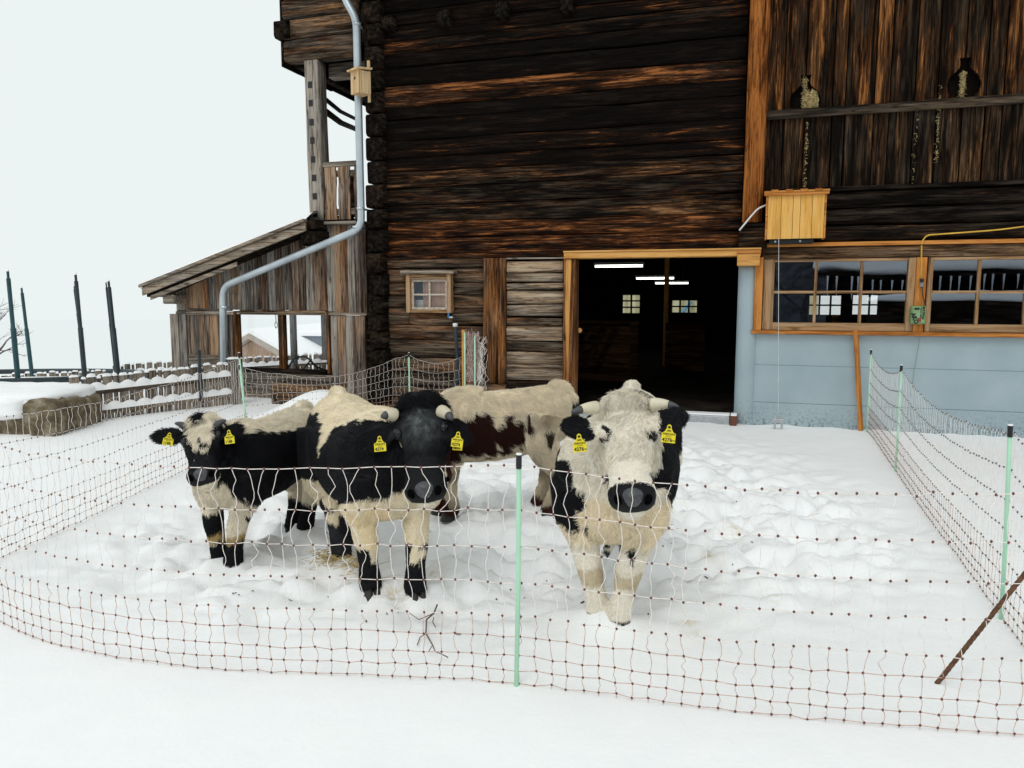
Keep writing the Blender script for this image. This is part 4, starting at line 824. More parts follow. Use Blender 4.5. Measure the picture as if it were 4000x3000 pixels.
# ================================================================== LEFT YARD
def snowcap(name, poly_xy, z, h, parent, seg=6, loc=(0, 0, 0)):
    pass
MAT['picket'] = wood('picket', 'Z', (.05, .038, .028), (.19, .145, .105), (.33, .265, .2), (.4, .37, .34), dk=.40, greyamt=.7, rnd=.25)
MAT['rail'] = wood('fence_rail', 'X', (.05, .038, .028), (.16, .12, .08), (.28, .21, .15), (.34, .31, .28), dk=.42, greyamt=.5, rnd=.2)
def dome(w, d, h, seed=0, n=8):
    """small snow cushion"""
    vv = []; ff = []
    for i in range(n+1):
        for j in range(5):
            u, v = i/n*2-1, j/4*2-1; e = max(0, 1-abs(u)**2.4)*max(0, 1-abs(v)**2.4)
            vv.append((u*w/2, v*d/2, h*e**.45*(1+.25*float(vn(np.array([u*2+seed, v*2, seed*.37]))))-.004))
    for i in range(n):
        for j in range(4): k = i*5+j; ff.append((k, k+5, k+6, k+1))
    return MB().add(vv, ff)
CAPM = [dome(.115, .05, .035, k).mesh('cap') for k in range(5)]
for m_ in CAPM: m_.materials.append(MAT['snow_cap']); m_.polygons.foreach_set('use_smooth', [True]*len(m_.polygons))
PKM = []
for wd in (.055, .026):
    me = MB().prism([(-wd, 0), (wd, 0), (wd, .68), (wd*.8, .70), (-wd*.8, .70), (-wd, .68)], -.011, .011).mesh('picket'); fixn(me); me.materials.append(MAT['picket']); PKM.append(me)
def picket_fence(label, A, B, zA, zB, rails, seed=0, pitch=.2, rh=.055):
    """A,B plan ends; zA,zB top of pickets; pickets stand behind the rails"""
    rr = random.Random(seed); A = np.array(A); B = np.array(B); L = np.linalg.norm(B-A); d = (B-A)/L; rz = math.atan2(d[1], d[0]); n = int(L/pitch)
    e = empty('picket_fence', (A[0], A[1], 0), label, 'picket fence', rz)
    for k in range(n):
        for w_, o_ in ((0, .0), (1, pitch*.52)):
            u = k*pitch+.06+o_; z = zA+(zB-zA)*u/L; top = z-.70+rr.gauss(0, .008)-.015*w_
            o = link('picket', PKM[w_], None, e, loc=(u, .034, top), rot=(0, R(rr.gauss(0, .7)), 0))
            c = link('snow_cap', CAPM[rr.randrange(5)], None, o, loc=(0, 0, .70)); c.scale = (1.0 if not w_ else .5, 1, rr.uniform(.8, 1.3))
    for off in rails:
        th = math.atan2(zB-zA, L); o = MB().box(0, L, -.02, .02, -rh/2, rh/2).build('rail', MAT['rail'], e, loc=(0, 0, zA-off), rot=(0, -th, 0), bevel=.003)
        m = int(L/.035); vv = []; ff = []
        for i in range(m+1):
            x = i*L/m; q = abs(math.sin(math.pi*(x-.06+pitch*.25)/pitch)); hgt0 = .045+.055*q**.6+.012*float(vn(np.array([x*9, off*9, seed])))
            for j in range(6):
                v = j/5*2-1; vv.append((x, .0+v*.035, rh/2+hgt0*max(0, 1-abs(v)**3)**.5-.003))
        for i in range(m):
            for j in range(5): k = i*6+j; ff.append((k, k+6, k+7, k+1))
        MB().add(vv, ff).build('rail_snow', MAT['snow_cap'], o, smooth=True)
    return e
a = P(275, 1480, 9.6); b_ = P(925, 1418, 11.4)
pf = picket_fence('snow-capped picket fence running from the stone block to the shed', a[:2], b_[:2], a[2], b_[2], [.205, .47], 2)
gp = P(768, 1400, 10.9)
o = MB().box(-.02, .02, -.05, -.02, -.6, .12).build('fence_post', MAT['slate'], pf); o.location = (np.linalg.norm(gp[:2]-a[:2]), -.05, gp[2]-.0)
ep = P(912, 1420, 11.3); o = MB().box(-.07, .07, -.07, .07, -.9, .05).build('end_post', MAT['board_grey'], pf, bevel=.01); o.location = (np.linalg.norm(b_[:2]-a[:2])-.05, -.02, ep[2]+.02); c = link('snow_cap', CAPM[0], None, o, loc=(0, 0, .05)); c.scale = (2.0, 3, .8)
a = P(440, 1426, 15.5); b_ = P(1330, 1378, 17.5)
picket_fence('far snow-capped picket fence passing behind the shed', a[:2], b_[:2], a[2], b_[2], [.22, .5], 5)
a = P(-300, 1480, 14.0); b_ = P(420, 1446, 15.0)
picket_fence('low snow-covered picket fence behind the trampoline', a[:2], b_[:2], a[2], b_[2], [.2, .45], 8)
# mossy stone block under a thick snow cushion
q0 = P(-60, 1700, 8.7); q1 = P(290, 1690, 8.9)
sb = empty('stone_block', (0, 0, 0), 'rough ochre stone block under a thick cushion of snow by the picket fence', 'stone block')
m_, t_, b2 = M('ochre_stone'); tc = nd(t_, 'ShaderNodeTexCoord').outputs['Object']
n1 = nd(t_, 'ShaderNodeTexNoise', {'Vector': tc, 'Scale': 6, 'Detail': 9, 'Roughness': .7}).outputs[0]; n2 = nd(t_, 'ShaderNodeTexNoise', {'Vector': tc, 'Scale': 22, 'Detail': 5}).outputs[0]
cc = ramp(t_, n1, [(.3, (.03, .024, .016)), (.5, (.155, .115, .065)), (.68, (.36, .32, .25))]); t_.links.new(cc, b2.inputs['Base Color']); b2.inputs['Roughness'].default_value = .95
bp = nd(t_, 'ShaderNodeBump', {'Strength': .9, 'Distance': .04, 'Height': math_(t_, 'ADD', n1, math_(t_, 'MULTIPLY', n2, .4))}); t_.links.new(bp.outputs[0], b2.inputs['Normal'])
def rocky(name, x0, x1, y0, y1, z0, z1, mat, amp, e, n=(36, 14, 14), pw=6.0, sn=0, smooth=True):
    bm = bmesh.new(); bmesh.ops.create_cube(bm, size=2); bmesh.ops.subdivide_edges(bm, edges=bm.edges, cuts=16, use_grid_fill=True)
    co = np.array([v.co for v in bm.verts]); l = (np.abs(co)**pw).sum(1)**(1/pw); co = co/l[:, None]*np.abs(co).max(1)[:, None]
    c = np.array([(x0+x1)/2, (y0+y1)/2, (z0+z1)/2]); h = np.array([(x1-x0)/2, (y1-y0)/2, (z1-z0)/2]); p = co*h+c
    nn = fbm(p*2.3+sn, 4); nn = nn+.5*fbm(p*7+sn, 3); p = p+co/np.linalg.norm(co, axis=1)[:, None]*nn[:, None]*amp
    for v, q in zip(bm.verts, p): v.co = q
    me = bpy.data.meshes.new(name); bm.to_mesh(me); bm.free(); return link(name, me, mat, e, smooth=smooth)
zt0 = P(150, 1605, 8.8)[2]
rocky('stone', q0[0]-1.2, q1[0]-.10, 8.78, 9.9, -.3, zt0+.12, m_, .10, sb, sn=3, pw=9, smooth=False)
rocky('snow_cushion', q0[0]-1.25, q1[0]-.42, 8.62, 9.6, zt0-.12, zt0+.2, MAT['snow_cap'], .06, sb, pw=5, sn=15)
rocky('stone', q1[0]-.42, q1[0]-.06, 8.66, 9.4, -.3, zt0+.10, m_, .10, sb, sn=23, pw=9, smooth=False)
rocky('snow_cushion', q0[0]-1.25, q1[0]-.16, 8.70, 10.0, zt0+.0, P(150, 1500, 9.2)[2]-.04, MAT['snow_cap'], .035, sb, pw=4.2, sn=8)
# trampoline frame
c = np.array([-9.0, 13.6]); rad = 2.2
zr = .34
tr = empty('trampoline', (c[0], c[1], -.3), 'round trampoline frame with tall dark poles standing in snow', 'trampoline')
ang = np.linspace(0, 2*math.pi, 61); cx, cy = 0, 0
MB().tube([(rad*math.cos(q), rad*math.sin(q), zr+.3-.059*(rad*math.sin(q)+rad)) for q in ang], .05, 10, False).build('ring', MAT['slate'], tr, smooth=True)
rs = np.linspace(0, 1, 8); vv = []; ff = []
for i, r_ in enumerate(rs):
    for j in range(48): vv.append((rad*.97*r_*math.cos(j*math.pi/24), rad*.97*r_*math.sin(j*math.pi/24), zr+.21+.03*(1-r_**6)-.059*(rad*r_*math.sin(j*math.pi/24)+rad)))
for i in range(7):
    for j in range(48): ff.append((i*48+j, (i+1)*48+j, (i+1)*48+(j+1) % 48, i*48+(j+1) % 48))
MB().add(vv, ff).build('snow_sheet', MAT['snow_cap'], tr, smooth=True)
for (xt, yt, xb, yb, Y, mt, r_) in ((30, 1060, 72, 1500, 12.0, 'teal', .033), (84, 1125, 122, 1440, 14.6, 'teal', .031), (295, 1073, 332, 1482, 12.2, 'slate', .032), (290, 1118, 318, 1330, 12.35, 'slate', .02), (424, 1099, 462, 1462, 13.3, 'slate', .033), (414, 1104, 448, 1420, 13.6, 'slate', .02)):
    p, q = P(xt, yt, Y), P(xb, yb, Y); L = np.array([c[0], c[1], -.3]); p2 = q+(q-p)/np.linalg.norm(q-p)*.5
    pts = [p-L, p+(q-p)*.06-L, p+(q-p)*.061-L, p+(q-p)*.5-L, p+(q-p)*.501-L, p2-L]; o = MB().tube(pts, [r_*.6, r_*.6, r_*.95, r_*.95, r_*1.2, r_*1.2], 10).build('pole', MAT[mt], tr, smooth=False)
    MB().tube([p-L, p-L+[0, 0, .03]], [r_*.65, r_*.4], 8).build('pole_snow', MAT['snow_cap'], o)
# bare tree beyond
def bare_tree(label, base, h, seed, spread=.5, mat=None, depth=5):
    rr = random.Random(seed); e = empty('bare_tree', base, label, 'tree'); mb = MB(); tk = MB()
    def br(p, d, l, r, lev):
        pts = [p]; q = p.copy(); dd = d.copy(); k = 4
        for _ in range(k): dd = dd+np.array([rr.gauss(0, .14), rr.gauss(0, .14), rr.gauss(0.03, .1)]); dd /= np.linalg.norm(dd); q = q+dd*l/k; pts.append(q)
        (tk if lev == 0 else mb).tube(pts, np.linspace(r, r*.55, k+1), 5 if lev else 8)
        if lev < depth:
            for _ in range(rr.choice((2, 3, 3))):
                u = pts[rr.choice((2, 3, 4))]; nd_ = dd+np.array([rr.gauss(0, spread), rr.gauss(0, spread), rr.gauss(0.1, spread*.6)]); br(u, nd_/np.linalg.norm(nd_), l*rr.uniform(.55, .8), r*.55, lev+1)
    br(np.zeros(3), np.array([.05, 0, 1.]), h*.3, h*.022, 0)
    tk.build('trunk', mat, e, smooth=True); mb.build('crown', mat, e, smooth=True); return e
bark = plain('frosted_bark', (.16, .14, .13), .9, var=.3)
tb = P(-60, 1460, 22); bare_tree('leafless tree with frosted twigs beyond the trampoline', (tb[0]-.1, 22, tb[2]-1.0), 4.6, 7, .62, bark)
# distant house below the yard, seen through the shed window
hp = P(1000, 1300, 32); hs_ = empty('gabled_house', (hp[0], 32, hp[2]-4), 'pale orange wooden house with snowy gable seen through the shed window', 'house', R(-12))
ow = wood('orange_cladding', 'Z', (.36, .24, .16), (.52, .36, .25), (.6, .43, .31), dk=.4, rnd=.05, bump=.1, knots=.1)
MB().prism([(-3.2, -1), (3.2, -1), (3.2, 2.1), (0, 3.75), (-3.2, 2.1)], 0, 8).build('wall', ow, hs_)
for sg in (-1, 1):
    MB().prism([(0, 3.78), (0, 4.0), (sg*3.9, 1.98), (sg*3.9, 1.76)] if sg > 0 else [(0, 3.78), (sg*3.9, 1.76), (sg*3.9, 1.98), (0, 4.0)], -.6, 8.5).build('roof', plain('roof_edge', (.42, .36, .3), .8), hs_)
    MB().prism([(0, 4.01), (0, 4.2), (sg*3.95, 2.18), (sg*3.95, 1.99)] if sg > 0 else [(0, 4.01), (sg*3.95, 1.99), (sg*3.95, 2.18), (0, 4.2)], -.55, 8.5).build('roof_snow', MAT['snow_cap'], hs_)
# dark block house to the right of it
hp = P(1230, 1312, 34); h2 = empty('flat_roof_house', (hp[0], 34, hp[2]-3), 'dark flat-roofed house seen through the right pane of the shed window', 'house', R(-10))
MB().box(-.9, 1.6, 0, 3, -2, 3).build('wall', plain('blue_grey_wall', (.16, .2, .23), .8), h2); MB().box(-1.0, 1.7, -.1, 3.1, 3.001, 3.15).build('roof', MAT['snow_cap'], h2)
# garden cart in the shed
ct = empty('garden_cart', WW(so+S(1180, 1435, 1.6)[0], 1.6, S(1180, 1435, 1.6)[1]-.55), 'dark tubular cart handle behind the right pane of the shed window', 'cart', -WA)
MB().tube(smooth_path([np.array(q) for q in ((-.35, 0, .45), (-.15, 0, .72), (.1, 0, .75), (.3, 0, .55), (.55, 0, .5))], .1), .018, 8).build('handle', MAT['black'], ct, smooth=True); MB().tube([(-.2, 0, .7), (-.05, 0, .45), (.2, 0, .7)], .015, 8).build('brace', MAT['black'], ct); MB().tube([(-.35, 0, .45), (-.3, 0, -.3)], .018, 8).build('leg', MAT['black'], ct); MB().tube([(.3, 0, .55), (.35, 0, -.3)], .018, 8).build('leg', MAT['black'], ct)
# yellow hall behind the barn, seen through the stall's back windows
yh = empty('yellow_hall', WW(-1, ID+5, 0), 'yellow ribbed hall wall seen through the stall back windows', 'building', -WA)
MB().box(-7, 3.2, 0, .2, -1, 2.2).build('wall', plain('yellow_wall', (.66, .62, .40), .8, var=.15, scale=2), yh)
for k in range(25): MB().box(-7+k*.4, -7+k*.4+.12, -.05, -.001, -1, 2.2).build('rib', plain('yellow_rib', (.45, .42, .25), .8) if k == 0 else bpy.data.materials['yellow_rib'], yh)
for q in (-2.2, .9): MB().tube([(q, -.2, -.2), (q+1.2, -.2, 1.4)], .07, 6).build('blue_brace', plain('blue_steel', (.12, .3, .42), .6), yh)
# ------------------------------------------------------------------ behind the photographer, mirrored in the stall windows
def refl(px, py, t):
    s_, z_ = W(px, py); p = WW(s_, 0, z_); d = p-np.array([0, 0, CAM_H]); d /= np.linalg.norm(d); Nn = -WI; r_ = d-2*np.dot(d, Nn)*Nn; return p+r_*t
q = refl(3800, 1100, 17); 
osd = empty('open_shed', (q[0], q[1], 0), 'dark open shed with thick snow on its roof mirrored in the stall windows', 'shed', R(180-35+17))
zr0 = refl(3640, 1088, 17)[2]
MB().box(-5.5, 4, .5, .6, -.5, zr0).build('back_wall', MAT['log_dark'], osd); 
for k in range(9): MB().box(-5.5+k*1.15, -5.35+k*1.15, -.05, .1, -.5, zr0).build('post', MAT['log_mid'], osd)
MB().box(-6, 4.4, -.6, 2.2, zr0+.001, zr0+.12).build('roof_edge', MAT['log_dark'], osd)
rocky('roof_snow', -6, 4.5, -.75, 3.0, zr0+.121, zr0+.75, MAT['snow_cap'], .08, osd, pw=4, sn=4)
for k in range(34):
    x = -5.8+k*.3+hs.uniform(-.1, .1); L = hs.uniform(.2, .75); MB().tube([(x, -.6, zr0+.02), (x+.01, -.6, zr0-L)], [.035, .006], 6).build('icicle', plain('ice', (.8, .85, .9), .15) if k == 0 else bpy.data.materials['ice'], osd)
wp2 = empty('snowed_woodpile', (q[0]+.5, q[1]+1.6, 0), 'dark covered woodpile with a rounded snow cap mirrored in the stall windows', 'woodpile', R(180-35+17))
zr1 = refl(3800, 1185, 15.5)[2]
MB().box(-4.5, 3, -.3, .6, -.3, zr1).build('stack', MAT['log_dark'], wp2); rocky('snow_cap', -4.7, 3.1, -.45, .75, zr1+.0, zr1+.3, MAT['snow_cap'], .05, wp2, pw=3, sn=5)
twood = plain('dark_bark', (.03, .03, .035), .9)
for k, (x, y, h) in enumerate(((-3, -16, 9), (0, -18, 10), (3.5, -17, 9), (7, -20, 11), (11, -18, 10), (-7, -18, 10))):
    bare_tree(['dark leafless tree on the slope mirrored in the left stall window', ][0], (x, y, -.5), h, 20+k, .55, twood, 4)['group'] = 'trees mirrored in the stall windows'
bk = MB(); n = 40
vv = []; ff = []
for i in range(n+1):
    for j in range(9): 
        x = -30+i*2.0; u = j/8; vv.append((x, -24-14*u, -1+u*(8+3*float(vn(np.array([x*.3, 1., 2.]))))+float(vn(np.array([x*.9, u*5, 3.])))*.8*u))
for i in range(n):
    for j in range(8): k = i*9+j; ff.append((k, k+1, k+10, k+9))
tag(MB().add(vv, ff).build('wooded_slope', plain('dark_wood', (.035, .04, .05), .95, var=.6, scale=1.4), None, smooth=True), 'dark wooded hillside mirrored in the stall windows', 'hillside', kind='structure')
# ------------------------------------------------------------------ small things on the snow
tw = empty('fallen_twig', G(1665, 2490, 0), 'thin brown forked twig lying on the snow by the black bull', 'twig')
b0_ = G(1665, 2490, 0)
tm_ = plain('twig', (.14, .085, .06), .8)
def tp(l): return [G(a, b_, .015+.03*hs.random())-b0_ for a, b_ in l]
MB().tube(tp([(1708, 2362), (1695, 2395), (1666, 2420), (1664, 2475), (1690, 2520), (1700, 2545)]), [.0045, .0045, .004, .004, .003, .002], 5).build('stem', tm_, tw)
for l in ([(1695, 2395), (1650, 2415), (1636, 2420), (1600, 2395)], [(1664, 2475), (1640, 2490), (1630, 2520)], [(1700, 2545), (1725, 2555), (1750, 2568)], [(1690, 2520), (1672, 2548)], [(1695, 2410), (1690, 2430), (1702, 2450)]): MB().tube(tp(l), .0025, 4).build('side_twig', tm_, tw)
hy = MB(); rr = random.Random(3)
for px, py, n in ((1290, 2210, 120), (2540, 2050, 70), (1390, 2235, 50)):
    c = G(px, py); c[2] = gz1(c[0], c[1])
    for k in range(n): a = rr.uniform(0, 6.28); l = rr.uniform(.02, .06); p = c+np.array([rr.gauss(0, .06), rr.gauss(0, .07), rr.uniform(.0, .05)]); hy.tube([p-[l*math.cos(a), l*math.sin(a), .01], p+[l*math.cos(a), l*math.sin(a), rr.uniform(-.01, .02)]], .002, 3)
tag(hy.build('scattered_hay', MAT['hay'], None), 'wisps of hay dropped on the trampled snow', 'hay', kind='stuff')
cr = MB()
for k in range(48):
    px, py = rr.uniform(900, 3100), rr.uniform(1850, 2500); c = G(px, py); c[2] = gz1(c[0], c[1])+.004; s_ = rr.choice((.002, .004, .006, .012))*rr.uniform(.6, 1.3); a = rr.uniform(0, 6.28)
    cr.tube([c-[s_*math.cos(a), s_*math.sin(a), 0], c+[s_*math.cos(a), s_*math.sin(a), .006]], rr.uniform(.002, .005), 5)
tag(cr.build('scattered_crumbs', plain('crumb', (.06, .045, .03), .9), None), 'dark crumbs of dung and straw scattered over the snow', 'debris', kind='stuff')
# ================================================================== CATTLE
def fur_material(name, rough=.55):
    m, t, b = M(name); at = nd(t, 'ShaderNodeAttribute', attribute_name='coat').outputs['Color']
    t.links.new(at, b.inputs['Base Color']); b.inputs['Roughness'].default_value = rough; b.inputs['Specular IOR Level'].default_value = .10
    return m
MAT['hide'] = fur_material('hide'); MAT['fur'] = fur_material('fur', .5)
MAT['hoof'] = plain('hoof', (.03, .026, .024), .6, var=.3)
MAT['horn'] = plain('horn_base', (.62, .56, .42), .5, var=.15); MAT['horn_tip'] = plain('horn_tip', (.07, .07, .075), .4, var=.2)
MAT['eye'] = plain('eye', (.006, .007, .011), .12, spec=.35); MAT['tag'] = plain('yellow_tag', (.80, .66, .02), .45, var=.05)
MAT['nose'] = plain('nose_pad', (.05, .052, .058), .42, var=.25, scale=60, bump=.4, spec=.6)
MAT['pink_nose'] = plain('brown_nose', (.22, .10, .075), .4, var=.2)
MAT['nostril'] = plain('nostril', (.003, .003, .003), .9, spec=0)
MAT['ink'] = plain('tag_ink', (.02, .02, .02), .7)
CREAM = np.array([.86, .775, .62]); BLACKC = np.array([.010, .010, .012]); BROWNC = np.array([.036, .011, .008])
def inpoly(x, z, poly):
    r = np.zeros(x.shape, bool); n = len(poly)
    for i in range(n):
        x0, z0 = poly[i]; x1, z1 = poly[(i+1) % n]
        c = ((z0 > z) != (z1 > z)) & (x < (x1-x0)*(z-z0)/(z1-z0+1e-12)+x0); r ^= c
    return r
def unit(v): v = np.asarray(v, float); return v/(np.linalg.norm(v)+1e-12)
def sell(n, e): a = np.arange(n)*2*math.pi/n; c, s = np.cos(a), np.sin(a); return np.sign(c)*np.abs(c)**(2/e), np.sign(s)*np.abs(s)**(2/e)
def ellip(c, ax, n=12, m=8):
    rings = []
    for i in range(1, m):
        th = math.pi*i/m; a = np.arange(n)*2*math.pi/n
        rings.append(c+math.cos(th)*ax[2]+math.sin(th)*(np.cos(a)[:, None]*ax[0]+np.sin(a)[:, None]*ax[1]))
    return loft(rings)
def make_cow(label, feet, h, wd, head, coat, fur, tags=None, horn=True, leg_k=1.0, seed=1, tail_black=True, nose='nose', belly=.42):
    """feet: FL FR HL HR world points. head: poll, muzzle, earL/earR (base,tip), hornL/hornR (base,tip) world points"""
    FL, FR, HL, HR = [np.array([f[0], f[1], 0]) for f in feet]
    fm, hm = (FL+FR)/2, (HL+HR)/2; O = (fm+hm)/2; hd = unit(fm-hm); ang = math.atan2(hd[1], hd[0]); D = np.linalg.norm(fm-hm)
    ca, sa = math.cos(-ang), math.sin(-ang)
    def lw(p): p = np.asarray(p, float)-O; return np.array([ca*p[0]-sa*p[1], sa*p[0]+ca*p[1], p[2]])
    e = empty('cow', O, label, 'cow', ang, 'young cattle standing in the snowy pen')
    fl, fr, hl, hr = map(lw, (FL, FR, HL, HR)); F_, B_ = D/2, -D/2
    mb = MB(); n = 28
    secs = [(B_-.19*h, .90, .70, .06), (B_-.165*h, .955, .63, .13), (B_-.10*h, .99, .57, .185), (B_, 1.0, .50, .215), (B_+.16*h, .98, belly+.04, .235), (0, .955, belly, .265), (F_-.22*h, .96, belly-.01, .262), (F_-.09*h, .985, belly-.02, .235), (F_+.01*h, .93, belly-.005, .195), (F_+.065*h, .84, belly+.03, .145), (F_+.10*h, .75, belly+.09, .075)]
    rings = []; cx, cz = sell(n, 2.35)
    for x, zt, zb, hw in secs:
        zc = (zt+zb)/2*h; hh = (zt-zb)/2*h; taper = 1-.20*np.clip(cz, 0, 1)**2
        rings.append(np.stack([np.full(n, x), cx*hw*h*wd*taper, zc+cz*hh], -1))
    mb.add(*loft(rings))
    mb.add(*ellip(np.array([B_-.10*h, 0, .985*h]), (np.array([.10*h, 0, 0]), np.array([0, .05*h, 0]), np.array([0, 0, .055*h]))))          # tail head
    hoofs = []
    for f, sg in ((fl, 1), (fr, -1)):
        sh = np.array([F_-.04*h, sg*.135*h*wd, .68*h]); el = np.array([F_-.05*h, sg*.145*h*wd, .50*h]); 
        kn = np.array([.35*el[0]+.65*f[0]+.02*h, .4*el[1]+.6*f[1], .285*h]); ft = np.array([f[0], f[1], .075*h])
        pts = [sh, el, (el+kn)/2+[0, 0, .02*h], kn, (kn*.45+ft*.55), ft, [f[0]+.015*h, f[1], .03*h]]
        mb.tube(pts, np.array([.125, .098, .068, .058, .046, .056, .055])*h*leg_k, 12); hoofs.append((f+[.015*h, 0, 0], 1))
    for f, sg in ((hl, 1), (hr, -1)):
        hp = np.array([B_+.03*h, sg*.12*h*wd, .80*h]); th = np.array([B_+.06*h, sg*.145*h*wd, .60*h]); gs = np.array([B_-.03*h, sg*.14*h*wd, .45*h])
        hk = np.array([f[0]-.075*h, .3*gs[1]+.7*f[1], .33*h]); ft = np.array([f[0]-.01*h, f[1], .075*h])
        pts = [hp, th, gs, hk, hk*.5+ft*.5+[-.008*h, 0, 0], ft, [f[0]+.01*h, f[1], .03*h]]
        mb.tube(pts, np.array([.15, .13, .088, .06, .047, .056, .055])*h*leg_k, 12); hoofs.append((f+[.01*h, 0, 0], 1))
    # tail
    tl = [np.array([B_-.15*h, 0, .985*h]), np.array([B_-.205*h, 0, .93*h]), np.array([B_-.225*h, .0, .75*h]), np.array([B_-.215*h, .01, .55*h]), np.array([B_-.21*h, .0, .36*h])]
    mb.tube(tl, np.array([.035, .034, .027, .03, .035])*h, 10)
    # head frame
    pol, muz = lw(head['poll']), lw(head['muzzle']); a = unit(muz-pol); Lh = np.linalg.norm(muz-pol); k = head.get('k', Lh/.46)
    eb = lw(head['earL'][0])-lw(head['earR'][0]); l = unit(eb-a*np.dot(eb, a)); nn = unit(np.cross(l, a)); 
    if np.dot(nn, lw([0, 0, CAM_H])-pol) < 0: nn = -nn
    def H(t, y, z): return pol+a*t*Lh+l*y*k+nn*z*k
    hsec = [(-.12, .085, .13, -.035), (-.06, .118, .19, -.012), (.03, .128, .225, 0), (.14, .126, .25, .004), (.27, .130, .262, .002), (.38, .122, .255, -.004), (.5, .102, .225, -.012), (.62, .093, .19, -.018), (.74, .09, .165, -.02), (.84, .097, .155, -.018), (.93, .103, .145, -.02), (1.0, .093, .135, -.025), (1.035, .072, .105, -.036), (1.05, .038, .06, -.05)]
    cx, cz = sell(24, 2.5); rings = []
    for t, hw, dp, top in hsec:
        tp_ = np.where(cz < 0, 1-.28*np.abs(cz)**1.5, 1.0); c = H(t, 0, top-dp/2); rings.append(c+l*(cx*hw*k*tp_)[:, None]+nn*(cz*dp/2*k)[:, None])
    mb.add(*loft(rings))
    for sg in (1, -1): mb.add(*ellip(H(.29, sg*.108, -.035), (a*.055*k, l*.026*k, nn*.034*k)))                                             # brows
    mb.add(*ellip(H(-.02, 0, -.01), (a*.05*k, l*.10*k, nn*.045*k)))                                                                        # poll
    mb.add(*ellip(H(.95, 0, -.155), (a*.055*k, l*.062*k, nn*.048*k)))                                                                     # chin
    # neck
    p0 = np.array([F_-.18*h, 0, .76*h]); p3 = H(.02, 0, -.13); p1 = np.array([F_-.02*h, 0, .82*h]); p2 = p3-unit(p3-p1)*.10*h; m = 9; rings = []
    cx, cz = sell(24, 2.2)
    for i in range(m):
        u = i/(m-1); c = (1-u)**3*p0+3*u*(1-u)**2*p1+3*u*u*(1-u)*p2+u**3*p3
        dd = unit(3*(1-u)**2*(p1-p0)+6*u*(1-u)*(p2-p1)+3*u*u*(p3-p2)); lat = unit(np.array([0, 1., 0])*(1-u)+l*u); up = unit(np.cross(dd, lat)); 
        if up[2] < 0: up = -up
        hw = (.19*(1-u)+.085*u)*(h*(1-u)+k*1.0*u); hh = (.25*(1-u)+.115*u)*(h*(1-u)+k*u); rings.append(c+lat*(cx*hw)[:, None]+up*(cz*hh)[:, None])
    mb.add(*loft(rings))
    ears = []
    for key in ('earL', 'earR'):
        b0, b1 = lw(head[key][0]), lw(head[key][1]); dr = unit(b1-b0); L = np.linalg.norm(b1-b0); fc = unit(nn*.8+np.array([0, 0, .2])); wv = unit(np.cross(dr, fc)); fc = unit(np.cross(wv, dr)); rings = []; aa = np.arange(14)*2*math.pi/14
        for u, ww in ((-.25, .55), (0, .62), (.25, .95), (.5, 1.05), (.75, .82), (.92, .45), (1.0, .14)):
            c = b0+dr*L*u-fc*.012*math.sin(u*3)*k; rings.append(c+wv*(np.cos(aa)*.053*ww*k*head.get('ear', 1))[:, None]+fc*((np.sin(aa)*.017*min(1, ww+.2)-.016*np.cos(aa)**2*ww*-1)*k)[:, None])
        mb.add(*loft(rings)); ears.append((b0, b1, fc, wv, dr, L))
    me0 = fixn(mb.mesh('body_raw')); o = bpy.data.objects.new('raw', me0); COL.objects.link(o)
    rm = o.modifiers.new('r', 'REMESH'); rm.mode = 'VOXEL'; rm.voxel_size = .0115*max(.8, h)
    sm_ = o.modifiers.new('s', 'SMOOTH'); sm_.factor = .5; sm_.iterations = 5
    dg = bpy.context.evaluated_depsgraph_get(); me = bpy.data.meshes.new_from_object(o.evaluated_get(dg)); bpy.data.objects.remove(o); me.name = 'cow_body'
    body = link('body', me, MAT['hide'], e, smooth=True); me.materials.clear(); me.materials.append(MAT['hide'])
    N = len(me.vertices); co = np.zeros(N*3); me.vertices.foreach_get('co', co); co = co.reshape(-1, 3)
    def classify(p):
        q = p-pol; t = q@a/Lh; ll = q@l/k; n_ = q@nn/k
        ish = (t > -.16) & (t < 1.2) & (np.abs(ll) < .155) & (n_ > -.30+.12*np.clip(t, 0, 1)) & (n_ < .08)
        ise = np.zeros(len(p), bool); ed = np.full(len(p), 9.)
        for b0, b1, fc, wv, dr, L in ears:
            u = (p-b0)@dr/L; dist = np.linalg.norm(p-b0-np.clip(u, 0, 1)[:, None]*dr*L, axis=1); ise |= (u > .12) & (dist < .075*k)
        ish &= ~ise
        return dict(x=p[:, 0], y=p[:, 1], z=p[:, 2]/h, t=t, l=ll, n=n_, head=ish, ear=ise, p=p, F=F_, B=B_, h=h)
    col = coat(classify(co)); at = me.attributes.new('coat', 'FLOAT_COLOR', 'POINT'); at.data.foreach_set('color', np.concatenate([col*.84, np.ones((N, 1))], 1).ravel().astype(np.float32))
    # eyes, nose, nostrils, hooves, horns
    for sg in (1, -1):
        V, f = ellip(H(.33, sg*.111, -.022), (unit(a-l*sg*.15)*.029*k, l*.021*k, nn*.023*k), 14, 9); MB().add(V, f).build('eye', MAT['eye'], e, smooth=True)
    V, f = ellip(H(.97, 0, -.055), (a*.041*k, l*.054*k, nn*.044*k), 18, 12); no = MB().add(V, f).build('nose_pad', MAT[nose], e, smooth=True)
    for sg in (1, -1): V, f = ellip(H(1.005, sg*.06, -.048), (a*.022*k, unit(nn+l*sg*.5)*.026*k, unit(l-nn*sg*.5)*.017*k), 12, 8); MB().add(V, f).build('nostril', MAT['nostril'], no, smooth=True)
